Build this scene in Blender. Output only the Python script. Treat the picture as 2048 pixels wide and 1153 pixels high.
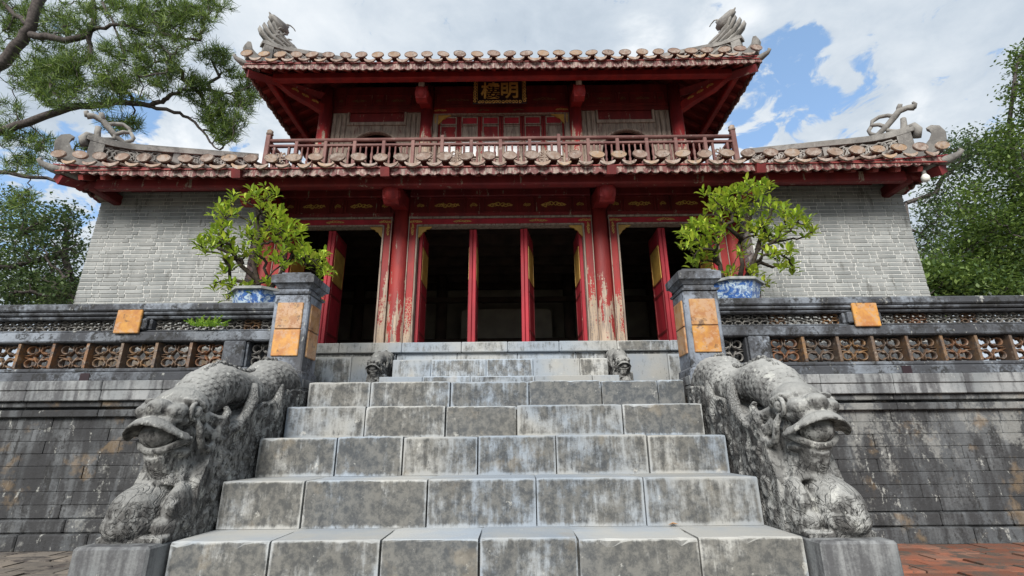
import bpy, math, random
from mathutils import Vector, Matrix
from math import sin, cos, pi, radians, sqrt
random.seed(7)
for o in list(bpy.data.objects): bpy.data.objects.remove(o)
S = bpy.context.scene
COL = S.collection

# ------------------------------------------------------------------ camera
FPX, PITCH, YAW, ROLL, EYE = 970.0, radians(17.8), radians(-.15), radians(-.5), Vector((.17, 0, .85))
fw = Vector((sin(YAW)*cos(PITCH), cos(YAW)*cos(PITCH), sin(PITCH)))
r0 = Vector((cos(YAW), -sin(YAW), 0)); u0 = r0.cross(fw)
RT = r0*cos(ROLL)+u0*sin(ROLL); UP = -r0*sin(ROLL)+u0*cos(ROLL)
cam = bpy.data.cameras.new('camera'); co = bpy.data.objects.new('camera', cam); COL.objects.link(co)
cam.sensor_width = 36; cam.lens = FPX/2048*36; cam.clip_end = 3000; cam.clip_start = .05
m = Matrix((RT, UP, -fw)).transposed().to_4x4(); m.translation = EYE; co.matrix_world = m
S.camera = co
def at(x, y, Y):
    d = RT*((x-1024)/FPX)+UP*((576.5-y)/FPX)+fw
    return EYE+d*(Y/d.y)

# ------------------------------------------------------------------ world, sun, exposure
SUN_EL, SUN_AZ = radians(34), radians(194)     # azimuth clockwise from +Y: behind the camera, a little left
S.view_settings.view_transform = 'Standard'; S.view_settings.look = 'None'
S.view_settings.exposure = 1.05; S.view_settings.gamma = 1; S.view_settings.use_curve_mapping = False
W = bpy.data.worlds.new('World'); S.world = W; W.use_nodes = True
wt = W.node_tree; wt.nodes.clear()
class G:
    """tiny helper for node trees"""
    def __init__(s, nt): s.nt = nt
    def n(s, t, **kw):
        nd = s.nt.nodes.new(t)
        for k, v in kw.items(): setattr(nd, k, v)
        return nd
    def put(s, sock, v):
        if v is None: return
        if isinstance(v, bpy.types.NodeSocket): s.nt.links.new(v, sock)
        elif isinstance(v, (tuple, list)):
            sock.default_value = tuple(v)+(1,) if (len(v) == 3 and len(sock.default_value) == 4) else v
        else:
            try: sock.default_value = v
            except Exception: sock.default_value = (v,)*len(sock.default_value)
    def m(s, op, a, b=None, c=None, clamp=False):
        nd = s.n('ShaderNodeMath', operation=op, use_clamp=clamp)
        for i, v in enumerate((a, b, c)): s.put(nd.inputs[i], v)
        return nd.outputs[0]
    def vm(s, op, a, b=None, out=0):
        nd = s.n('ShaderNodeVectorMath', operation=op)
        s.put(nd.inputs[0], a); s.put(nd.inputs[1], b); return nd.outputs[out]
    def dot(s, a, b): return s.vm('DOT_PRODUCT', a, b, 1)
    def noise(s, v, sc, det=4, ro=.55, di=0):
        nd = s.n('ShaderNodeTexNoise'); s.put(nd.inputs['Vector'], v)
        for k, x in (('Scale', sc), ('Detail', det), ('Roughness', ro), ('Distortion', di)): nd.inputs[k].default_value = x
        return nd.outputs[0]
    def voro(s, v, sc, feat='F1', out=0):
        nd = s.n('ShaderNodeTexVoronoi', feature=feat); s.put(nd.inputs['Vector'], v); nd.inputs['Scale'].default_value = sc
        return nd.outputs[out]
    def mr(s, f, a, b, c=0., d=1., smooth=True):
        nd = s.n('ShaderNodeMapRange', interpolation_type='SMOOTHSTEP' if smooth else 'LINEAR')
        for i, v in enumerate((f, a, b, c, d)): s.put(nd.inputs[i], v)
        return nd.outputs[0]
    def mix(s, f, a, b, mode='MIX'):
        nd = s.n('ShaderNodeMix', data_type='RGBA', blend_type=mode)
        s.put(nd.inputs[0], f); s.put(nd.inputs[6], a); s.put(nd.inputs[7], b); return nd.outputs[2]
    def ramp(s, f, pts, interp='LINEAR'):
        nd = s.n('ShaderNodeValToRGB'); cr = nd.color_ramp; cr.interpolation = interp; s.put(nd.inputs[0], f)
        while len(cr.elements) < len(pts): cr.elements.new(1)
        for e, (p, c) in zip(cr.elements, pts): e.position = p; e.color = tuple(c)+(1,)
        return nd.outputs[0]
    def pos(s, sc=(1, 1, 1)):
        p = s.n('ShaderNodeNewGeometry').outputs['Position']
        return p if sc == (1, 1, 1) else s.vm('MULTIPLY', p, sc)
    def sep(s, v):
        nd = s.n('ShaderNodeSeparateXYZ'); s.put(nd.inputs[0], v); return nd.outputs
    def rand(s): return s.n('ShaderNodeObjectInfo').outputs['Random']
    def island(s): return s.n('ShaderNodeNewGeometry').outputs['Random Per Island']
    def gen(s): return s.n('ShaderNodeTexCoord').outputs['Generated']
    def objc(s): return s.n('ShaderNodeTexCoord').outputs['Object']
    def nz(s): return s.sep(s.n('ShaderNodeNewGeometry').outputs['Normal'])[2]
g = G(wt)
sky = g.n('ShaderNodeTexSky', sky_type='NISHITA', sun_disc=False, sun_elevation=SUN_EL, sun_rotation=SUN_AZ)
dirv = g.n('ShaderNodeTexCoord').outputs['Generated']
dz = g.sep(dirv)[2]
flat = g.vm('SCALE', dirv); flat.node.inputs[3].default_value = 1
g.put(flat.node.inputs[3], g.m('DIVIDE', 1., g.m('ADD', g.m('MAXIMUM', dz, 0.), .28)))
n1 = g.noise(flat, 2.1, 9, .56, .35); n2 = g.noise(g.vm('ADD', flat, (3.3, 1.7, .4)), 1.25, 7, .55, .2); n3 = g.noise(g.vm('ADD', flat, (7.3, .7, 2.4)), 5.5, 9, .6, .4)
def blob(px, py, rad_px):
    d = (at(px, py, 10)-EYE).normalized(); a = rad_px/1150.
    return g.mr(g.dot(dirv, tuple(d)), cos(a*1.5), cos(a*.25))
gap = None
for b in ((1585, 105, 55), (1555, 180, 66), (1605, 205, 48), (1500, 255, 50), (55, 400, 90), (130, 330, 60), (250, 240, 50), (-60, 430, 90)):
    v = blob(*b); gap = v if gap is None else g.m('MAXIMUM', gap, v)
nn = g.m('ADD', g.m('MULTIPLY', n1, .5), g.m('MULTIPLY', n3, .5))
n4 = g.noise(g.vm('ADD', flat, (1.3, 5.1, .9)), 13, 9, .6, .6)
cover = g.m('SUBTRACT', g.m('ADD', .85, g.m('ADD', g.m('MULTIPLY', g.m('SUBTRACT', nn, .5), 1.5), g.m('MULTIPLY', g.m('SUBTRACT', n4, .5), 3.6))), g.m('MULTIPLY', gap, .83))
mask = g.mr(cover, .0, .42)
bright = g.m('ADD', g.m('MULTIPLY', n2, .7), g.m('ADD', g.m('MULTIPLY', n3, .28), g.m('MULTIPLY', n4, .12)))
puff = None
for b in ((1640, 270, 100), (1290, 80, 50), (480, 270, 140), (1740, 250, 70), (330, 240, 90), (1450, 60, 60)):
    v = blob(*b); puff = v if puff is None else g.m('MAXIMUM', puff, v)
bright = g.m('ADD', bright, g.m('MULTIPLY', g.m('MULTIPLY', puff, g.mr(nn, .42, .58)), .16))
ccol = g.ramp(bright, [(.42, (.215, .255, .305)), (.54, (.29, .33, .375)), (.66, (.385, .415, .445)), (.82, (.52, .53, .54))])
skyc = g.mix(1., sky.outputs[0], (.105, .105, .11), 'MULTIPLY')
skyc = g.mix(.25, skyc, (.25, .42, .62))
fin = g.mix(mask, skyc, ccol)
bg = g.n('ShaderNodeBackground'); g.put(bg.inputs[0], fin); bg.inputs[1].default_value = 1.0
wo = g.n('ShaderNodeOutputWorld'); wt.links.new(bg.outputs[0], wo.inputs[0])
sl = bpy.data.lights.new('sun', 'SUN'); sl.energy = 2.5; sl.angle = radians(24); sl.color = (1, .965, .91)
so = bpy.data.objects.new('sun', sl); COL.objects.link(so)
sd = Vector((sin(SUN_AZ)*cos(SUN_EL), cos(SUN_AZ)*cos(SUN_EL), sin(SUN_EL)))
so.rotation_euler = sd.to_track_quat('Z', 'Y').to_euler(); so.location = (-3, -8, 12)

# ------------------------------------------------------------------ materials
def mat(name):
    mt = bpy.data.materials.new(name); mt.use_nodes = True; mt.node_tree.nodes.clear()
    return mt, G(mt.node_tree)
def fin_mat(mt, g, col, rough=.85, bump=None, bs=.4, bd=.02, spec=.3, trans=None, metal=0., coat=0.):
    b = g.n('ShaderNodeBsdfPrincipled'); o = g.n('ShaderNodeOutputMaterial')
    g.put(b.inputs['Base Color'], col); g.put(b.inputs['Roughness'], rough); g.put(b.inputs['Specular IOR Level'], spec); g.put(b.inputs['Metallic'], metal)
    if coat: b.inputs['Coat Weight'].default_value = coat; b.inputs['Coat Roughness'].default_value = .25
    if bump is not None:
        bp = g.n('ShaderNodeBump'); bp.inputs['Strength'].default_value = bs; bp.inputs['Distance'].default_value = bd
        g.put(bp.inputs['Height'], bump); g.nt.links.new(bp.outputs[0], b.inputs['Normal'])
    sh = b.outputs[0]
    if trans:
        t = g.n('ShaderNodeBsdfTranslucent'); g.put(t.inputs[0], trans[1]); mx = g.n('ShaderNodeMixShader'); mx.inputs[0].default_value = trans[0]
        g.nt.links.new(sh, mx.inputs[1]); g.nt.links.new(t.outputs[0], mx.inputs[2]); sh = mx.outputs[0]
    g.nt.links.new(sh, o.inputs[0]); return mt
def vary(g, col, lo=.82, hi=1.15):
    v = g.mr(g.rand(), 0, 1, lo, hi, False)
    c = g.n('ShaderNodeCombineColor'); [g.put(c.inputs[i], v) for i in range(3)]
    return g.mix(1., col, c.outputs[0], 'MULTIPLY')
def stone(name, c1, c2, dark, lo, hi, blot=0., streak=(7, 7, 1.1), white=.5, wlo=.60, dcol2=(.03, .03, .03), blk=(.60, .70), bs=.5, wcol=(.55, .55, .51), tan=0., pale_top=0.):
    mt, g = mat(name); p = g.pos()
    col = vary(g, g.mix(g.mr(g.noise(p, 2.3, 5), .35, .65), c1, c2))
    st = g.m('ADD', g.m('MULTIPLY', g.noise(g.pos(streak), 1.3, 7, .62), .6), g.m('MULTIPLY', g.noise(p, 1.6, 6, .6), .4))
    fine = g.noise(p, 38, 5, .7)
    sm = g.mr(g.m('ADD', st, g.m('MULTIPLY', g.m('SUBTRACT', fine, .5), .22)), lo, hi)
    if pale_top: sm = g.m('MULTIPLY', sm, g.mr(g.nz(), .1, .75, 1., 1-pale_top))  # stain mask falls off on upward faces, leaving tops paler
    col = g.mix(g.m('MULTIPLY', sm, .92), col, g.mix(g.noise(p, 9, 4), dark, tuple(x*1.7 for x in dark)))
    bk = g.mr(g.m('ADD', g.m('MULTIPLY', g.noise(g.pos((streak[0]*1.3, streak[1]*1.3, streak[2]*1.6)), 2.1, 6, .65), .7), g.m('MULTIPLY', fine, .3)), *blk)
    if pale_top: bk = g.m('MULTIPLY', bk, g.mr(g.nz(), .1, .75, 1., 1-pale_top))
    col = g.mix(g.m('MULTIPLY', bk, .9), col, dcol2)
    if blot:
        bn = g.m('ADD', g.m('MULTIPLY', g.noise(g.vm('ADD', g.pos((1, 1, .55)), (6, 1, 2)), 1.5, 7, .66), .8), g.m('MULTIPLY', fine, .2))
        col = g.mix(g.m('MULTIPLY', g.mr(bn, .55, .61), blot), col, g.mix(g.noise(p, 20, 4), (.20, .205, .20), (.36, .355, .33)))
        col = g.mix(g.m('MULTIPLY', g.mr(bn, .475, .41), blot), col, (.035, .035, .037))
    if tan: col = g.mix(g.m('MULTIPLY', g.mr(g.noise(g.vm('ADD', p, (9, 2, 5)), 3.1, 6, .6), .56, .66), tan), col, (.30, .20, .10))
    wn = g.mr(g.m('ADD', g.m('MULTIPLY', g.noise(g.vm('ADD', g.pos((4, 4, 1.6)), (4, 8, 1)), 3.2, 8, .68), .75), g.m('MULTIPLY', fine, .25)), wlo, wlo+.06)
    col = g.mix(g.m('MULTIPLY', wn, white), col, wcol)
    h = g.m('ADD', g.m('MULTIPLY', g.noise(p, 70, 4, .7), .5), g.noise(p, 14, 6, .6))
    return fin_mat(mt, g, col, .88, h, bs, .012, .25)
def step_stone(name='step_stone', bias=0.):
    mt, g = mat(name); p = g.pos(); gn = g.sep(g.gen())
    col = vary(g, g.mix(g.mr(g.noise(p, 1.1, 5), .38, .62), (.30, .34, .385), (.40, .395, .37)), .78, 1.2)
    ex = g.m('MINIMUM', g.m('MINIMUM', gn[0], g.m('SUBTRACT', 1., gn[0])), g.m('MULTIPLY', g.m('MINIMUM', g.m('MULTIPLY', gn[2], .75), g.m('SUBTRACT', 1., gn[2])), .45))
    n = g.noise(p, 5.5, 7, .62); v = g.noise(g.pos((16, 16, 2.6)), 1.6, 6, .65); fine = g.noise(p, 55, 4, .7)
    s = g.m('ADD', g.m('ADD', g.m('MULTIPLY', n, .5), g.m('MULTIPLY', v, .4)), g.m('MULTIPLY', fine, .16))
    s = g.m('ADD', s, g.m('MULTIPLY', g.m('SUBTRACT', g.mr(ex, 0, .04), .85), .14))
    s = g.m('ADD', s, g.mr(g.rand(), 0, 1, -.10+bias, .10+bias, False))
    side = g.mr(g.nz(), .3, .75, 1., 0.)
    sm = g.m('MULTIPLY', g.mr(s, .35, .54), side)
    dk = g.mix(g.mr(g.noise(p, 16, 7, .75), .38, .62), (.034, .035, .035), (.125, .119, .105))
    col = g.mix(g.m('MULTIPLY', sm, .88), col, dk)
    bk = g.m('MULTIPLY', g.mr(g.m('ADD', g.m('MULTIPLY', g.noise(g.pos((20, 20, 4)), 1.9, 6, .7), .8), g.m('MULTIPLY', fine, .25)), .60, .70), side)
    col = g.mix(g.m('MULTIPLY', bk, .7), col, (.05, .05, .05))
    wn = g.mr(g.noise(g.vm('ADD', p, (2, 5, 9)), 11, 8, .7), .63, .68)
    col = g.mix(g.m('MULTIPLY', wn, .5), col, (.5, .49, .45))
    col = g.mix(g.m('MULTIPLY', g.mr(g.noise(p, 3.3, 5, .6), .60, .72), .2), col, (.38, .30, .19))
    h = g.m('ADD', g.m('MULTIPLY', g.noise(p, 80, 4, .7), .4), g.noise(p, 11, 6, .6))
    return fin_mat(mt, g, col, .85, h, .35, .01, .3)
M = {}
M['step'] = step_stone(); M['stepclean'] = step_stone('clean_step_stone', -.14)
M['terrace'] = stone('terrace_stone', (.125, .13, .134), (.082, .087, .092), (.028, .028, .029), .42, .56, blot=.6, white=.5, wlo=.585, blk=(.53, .61), tan=.32, bs=.8)
M['slab'] = stone('cornice_stone', (.27, .275, .275), (.18, .19, .195), (.06, .06, .063), .43, .60, streak=(9, 9, .8), white=.35, wlo=.60, blk=(.63, .75))
M['plaster'] = stone('blackened_plaster', (.22, .245, .28), (.13, .14, .155), (.035, .036, .04), .40, .54, streak=(3, 3, 2), white=.6, wlo=.59, blk=(.51, .59), bs=.7)
M['dragon'] = stone('dragon_stone', (.33, .33, .315), (.22, .22, .212), (.052, .05, .048), .40, .55, streak=(11, 11, 5), white=.6, wlo=.565, blk=(.505, .585), bs=.9, pale_top=.95)
M['ridge'] = stone('ridge_plaster', (.34, .325, .30), (.25, .235, .215), (.10, .095, .09), .44, .62, streak=(4, 4, 3), white=.4, blk=(.64, .74))
M['pillar'] = stone('pillar_plaster', (.26, .29, .34), (.16, .175, .20), (.05, .05, .053), .43, .58, streak=(4, 4, 2), white=.5, blk=(.53, .62), bs=.7)
def scaled_dragon():
    mt = M['dragon'].copy(); mt.name = 'dragon_scales'; g = G(mt.node_tree)
    bp = [n for n in mt.node_tree.nodes if n.type == 'BUMP'][0]; old = bp.inputs['Height'].links[0].from_socket
    v = g.voro(g.pos((1, .8, 1)), 36, 'DISTANCE_TO_EDGE'); w = g.objc(); sy = g.sep(w)
    zone = g.m('MULTIPLY', g.mr(sy[1], .16, .26), g.mr(g.m('SUBTRACT', sy[2], g.m('MULTIPLY', sy[1], .28)), .88, 1.0)); zone = g.m('MULTIPLY', zone, g.mr(g.noise(w, 7, 3), .38, .52))
    h = g.m('ADD', old, g.m('MULTIPLY', g.m('MULTIPLY', g.mr(v, 0, .12), zone), .8)); h = g.m('ADD', h, g.m('MULTIPLY', g.noise(g.pos((14, 14, 9)), 1.6, 6, .65, 1.5), .55)); cut = g.m('ABSOLUTE', g.m('SUBTRACT', g.noise(w, 8, 2, .4, 2.2), .5)); hz_ = g.mr(g.m('ADD', sy[1], g.m('MULTIPLY', g.mr(sy[2], .72, .76), -1.)), -.92, -.72); low = g.mr(sy[2], .76, .72); hz_ = g.m('MAXIMUM', g.m('MULTIPLY', low, .7), g.m('MULTIPLY', g.mr(sy[2], .74, .78), g.mr(sy[1], .12, .22))); h = g.m('ADD', h, g.m('MULTIPLY', g.m('MULTIPLY', g.mr(cut, 0, .06), hz_), .9)); mt.node_tree.links.new(h, bp.inputs['Height'])
    bp.inputs['Distance'].default_value = .016; return mt
M['scales'] = scaled_dragon()
def simple(name, c1, c2, sc=6, rough=.6, bs=.25, lo=.85, hi=1.15, spec=.4, dirt=None, dlo=.58, coat=0., stretch=(1, 1, 1), isl=False):
    mt, g = mat(name); p = g.pos(stretch)
    col = g.mix(g.mr(g.noise(p, sc, 5, .6), .35, .65), c1, c2)
    if isl:
        v = g.mr(g.island(), 0, 1, lo, hi, False); c = g.n('ShaderNodeCombineColor'); [g.put(c.inputs[i], v) for i in range(3)]; col = g.mix(1., col, c.outputs[0], 'MULTIPLY')
    else: col = vary(g, col, lo, hi)
    if dirt: col = g.mix(g.mr(g.noise(g.vm('ADD', p, (3, 1, 7)), sc*1.7, 7, .68), dlo, dlo+.09), col, dirt)
    return fin_mat(mt, g, col, rough, g.noise(p, sc*6, 5, .65), bs, .01, spec, coat=coat)
M['brick'] = simple('grey_brick', (.235, .245, .24), (.30, .305, .295), 3.5, .9, .5, .82, 1.16, .2, dirt=(.15, .152, .145), dlo=.57, stretch=(1.6, 1.6, .35))
M['mortar'] = simple('lime_mortar', (.62, .61, .58), (.52, .515, .49), 3.5, .95, .4, .97, 1.03, .1, dirt=(.36, .355, .33), dlo=.57, stretch=(1.6, 1.6, .35))
def red(name, c, shade, worn_z=None, worn=0., wlen=1., wood=(.38, .29, .215), pat=0., wsc=(7, 7, 1.1)):
    mt, g = mat(name); p = g.pos()
    col = vary(g, g.mix(g.mr(g.noise(g.pos((3, 3, .8)), 2, 5, .6), .35, .65), c, shade), .9, 1.1)
    if worn:
        n = g.m('ADD', g.m('MULTIPLY', g.noise(g.pos(wsc), 1.6, 7, .65), .75), g.m('MULTIPLY', g.noise(p, 30, 5, .7), .25))
        if worn_z is not None:
            hgt = g.m('DIVIDE', g.m('SUBTRACT', worn_z+wlen, g.sep(p)[2]), wlen)
            n = g.m('ADD', n, g.m('MULTIPLY', g.m('SUBTRACT', hgt, .5), .30))
        wm = g.mr(n, .60-worn*.12, .64-worn*.12)
        wc = g.mix(g.mr(g.noise(g.pos((18, 18, 1.2)), 2, 6, .7), .42, .62), wood, (.16, .13, .11))
        col = g.mix(wm, col, wc)
    if pat:
        v = g.voro(g.pos((1, 1, .8)), 26, 'DISTANCE_TO_EDGE'); pm = g.mr(v, .03, .09, 1, 0)
        z = g.sep(p)[2]; zone = g.mr(g.m('SINE', g.m('MULTIPLY', g.m('SUBTRACT', z, 2.2), 4.6)), .0, .15)
        zone = g.m('MULTIPLY', zone, g.mr(z, 3.35, 3.2))
        col = g.mix(g.m('MULTIPLY', g.m('MULTIPLY', pm, zone), pat), col, (.36, .27, .18))
    return fin_mat(mt, g, col, .62, g.noise(g.pos((10, 10, 1.5)), 5, 6, .65), .35, .01, .35)
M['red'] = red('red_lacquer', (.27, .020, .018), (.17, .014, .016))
M['redcol'] = red('flaking_red_column', (.26, .026, .022), (.17, .018, .018), 2.15, .30, 1.9)
M['redjamb'] = red('carved_red_jamb', (.30, .022, .02), (.18, .02, .02), 2.15, .36, 1.9, pat=.8)
M['redup'] = red('upper_red_column', (.26, .018, .018), (.16, .014, .016), 6.15, .5, 1.2)
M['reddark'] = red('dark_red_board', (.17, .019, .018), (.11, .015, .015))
M['redbeam'] = red('red_beam', (.20, .021, .022), (.135, .016, .018), None, .14)
M['reddoor'] = red('crimson_door', (.36, .018, .030), (.24, .014, .022))
M['fascia'] = red('faded_fascia', (.16, .05, .046), (.11, .036, .034), None, .95, wood=(.33, .235, .20), wsc=(16, 16, 5))
M['soffit'] = red('soffit_boards', (.25, .042, .034), (.16, .03, .026))
M['wood'] = simple('bare_grey_wood', (.36, .29, .235), (.21, .165, .135), 2.5, .85, .5, .9, 1.1, .2, dirt=(.13, .05, .045), dlo=.56, stretch=(9, 9, 1))
M['rail'] = simple('brown_rail_wood', (.13, .055, .05), (.20, .11, .095), 3, .7, .4, .85, 1.2, .3, dirt=(.3, .25, .22), dlo=.60)
M['pale'] = simple('pale_grey_panel', (.50, .53, .56), (.58, .56, .54), 5, .35, .1, .95, 1.05, .5)  # flat pale blue-grey tone for one row of upper door panels
M['gold'] = simple('gold_leaf', (.60, .36, .09), (.42, .24, .06), 25, .45, .3, .9, 1.1, .5)
M['gilt'] = simple('dull_gilt_panel', (.52, .32, .07), (.40, .22, .05), 8, .5, .2, .95, 1.05, .5)
M['oldgold'] = simple('tarnished_gold', (.20, .12, .045), (.11, .045, .025), 20, .6, .3, .8, 1.1, .4)
M['black'] = simple('black_lacquer', (.018, .008, .010), (.028, .010, .012), 5, .35, .05, 1, 1, .5)
M['interior'] = simple('dark_interior_wood', (.10, .07, .055), (.06, .045, .037), 3, .8, .2, .9, 1.1, .2)
M['inwall'] = simple('interior_wall', (.42, .38, .31), (.32, .29, .24), 2, .9, .1, .9, 1.1, .2)
def rooftile():
    mt, g = mat('roof_tile_clay'); p = g.pos(); r = g.rand()
    base = g.ramp(r, [(0, (.19, .135, .11)), (.35, (.26, .18, .145)), (.7, (.31, .22, .165)), (1, (.38, .255, .16))])
    col = g.mix(g.mr(g.noise(p, 13, 6, .65), .42, .66), base, (.38, .32, .28))
    col = g.mix(g.m('MULTIPLY', g.mr(g.noise(p, 19, 7, .7), .56, .66), .8), col, (.10, .075, .065))
    return fin_mat(mt, g, col, .8, g.noise(p, 60, 5, .7), .5, .01, .25)
M['tile'] = rooftile()
M['tiletop'] = simple('old_roof_tile', (.17, .12, .09), (.11, .085, .07), 8, .85, .4, .75, 1.2, .2, dirt=(.25, .22, .2))
def orange(name='orange_glazed_tile', c1=(.52, .26, .06), c2=(.36, .15, .05), th=.51):
    mt, g = mat(name); p = g.pos()
    col = vary(g, g.mix(g.mr(g.noise(p, 7, 6, .65), .35, .66), c1, c2), .85, 1.15)
    col = g.mix(g.m('MULTIPLY', g.mr(g.noise(g.vm('ADD', p, (4, 2, 9)), 14, 8, .7), th, th+.09), .75), col, (.44, .28, .17))
    col = g.mix(g.m('MULTIPLY', g.mr(g.noise(g.vm('ADD', p, (1, 7, 3)), 9, 8, .72), .57, .64), .8), col, (.10, .06, .04))
    return fin_mat(mt, g, col, .32, g.noise(p, 30, 6, .7), .3, .006, .5)
M['orange'] = orange(); M['tan'] = orange('tan_glazed_tile', (.42, .24, .095), (.30, .135, .055), .46)
def lattice():
    mt, g = mat('glazed_lattice'); p = g.pos(); r = g.rand()
    base = g.ramp(r, [(0, (.11, .09, .075)), (.3, (.13, .078, .045)), (.55, (.19, .085, .04)), (.8, (.23, .125, .05)), (1, (.12, .09, .07))])
    col = g.mix(g.mr(g.noise(p, 15, 6, .7), .45, .6), base, (.08, .06, .05))
    col = g.mix(g.m('MULTIPLY', g.mr(g.noise(g.vm('ADD', p, (4, 2, 9)), 24, 6, .7), .55, .66), .6), col, (.36, .31, .25))
    return fin_mat(mt, g, col, .5, g.noise(p, 60, 5, .7), .4, .006, .5)
M['lattice'] = lattice()
M['latticegrey'] = simple('grey_lattice', (.24, .23, .21), (.13, .125, .12), 16, .8, .5, .8, 1.15, .3, dirt=(.06, .05, .05))
def leafmat(name, ramp, tr=.35, tcol=(.35, .5, .08), isl=True, rough=.5):
    mt, g = mat(name); r = g.island() if isl else g.rand()
    col = g.ramp(g.m('ADD', g.m('MULTIPLY', r, .6), g.m('MULTIPLY', g.noise(g.pos(), 1.3, 3), .4)), ramp)
    return fin_mat(mt, g, col, rough, None, spec=.35, trans=(tr, g.mix(.5, col, tcol)))
M['bleaf'] = leafmat('bonsai_leaf', [(.15, (.13, .23, .025)), (.45, (.28, .41, .035)), (.65, (.43, .53, .05)), (.85, (.55, .55, .08))], .3, (.45, .6, .06), False, .42)
M['needle'] = leafmat('pine_needle', [(.25, (.026, .058, .018)), (.5, (.085, .145, .03)), (.75, (.20, .28, .05))], .25, (.2, .3, .05))
M['tleaf'] = leafmat('tree_leaf', [(.25, (.02, .042, .016)), (.5, (.07, .12, .034)), (.75, (.19, .26, .07))], .28, (.22, .34, .05))
M['tleaf2'] = leafmat('dark_tree_leaf', [(.25, (.025, .048, .024)), (.5, (.075, .12, .05)), (.75, (.18, .23, .10))], .25, (.15, .26, .06))
M['bark'] = simple('pine_bark', (.060, .052, .050), (.11, .095, .088), 7, .95, .9, .95, 1.05, .1, stretch=(2, 2, 2))
M['bbark'] = simple('bonsai_bark', (.030, .024, .020), (.065, .052, .04), 14, .95, .9, .95, 1.05, .1)
def potmat():
    mt, g = mat('blue_white_porcelain'); p = g.pos()
    n = g.noise(p, 13, 5, .6, 1.2); a = g.mr(n, .47, .53); v = g.mr(g.noise(g.vm('ADD', p, (5, 5, 5)), 22, 5, .6, .8), .5, .56)
    col = g.mix(a, (.42, .52, .60), (.05, .13, .36)); col = g.mix(g.m('MULTIPLY', v, .6), col, (.03, .07, .22))
    return fin_mat(mt, g, col, .25, None, spec=.5)
M['pot'] = potmat()
M['potrim'] = simple('pot_rim_stone', (.30, .31, .30), (.18, .19, .19), 14, .6, .3, .95, 1.05, .4)
M['soil'] = simple('dark_soil', (.05, .04, .03), (.09, .07, .05), 30, 1, .8, 1, 1, .1)
M['bulb'] = simple('white_bulb_glass', (.78, .77, .72), (.7, .68, .62), 4, .25, .05, 1, 1, .5)
M['paver'] = simple('red_brown_paving', (.26, .095, .055), (.19, .105, .075), 4, .85, .5, .7, 1.25, .3, dirt=(.10, .075, .06), dlo=.5)
M['paver2'] = simple('grey_brown_paving', (.20, .17, .14), (.14, .125, .11), 4, .85, .5, .75, 1.2, .3, dirt=(.07, .06, .055), dlo=.52)
M['ground'] = simple('bare_ground', (.19, .17, .14), (.13, .12, .095), 2, .95, .6, 1, 1, .1, dirt=(.09, .1, .05))
M['fern'] = leafmat('fern_leaf', [(.2, (.09, .22, .02)), (.8, (.28, .42, .05))], .3, (.4, .6, .05))

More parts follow.
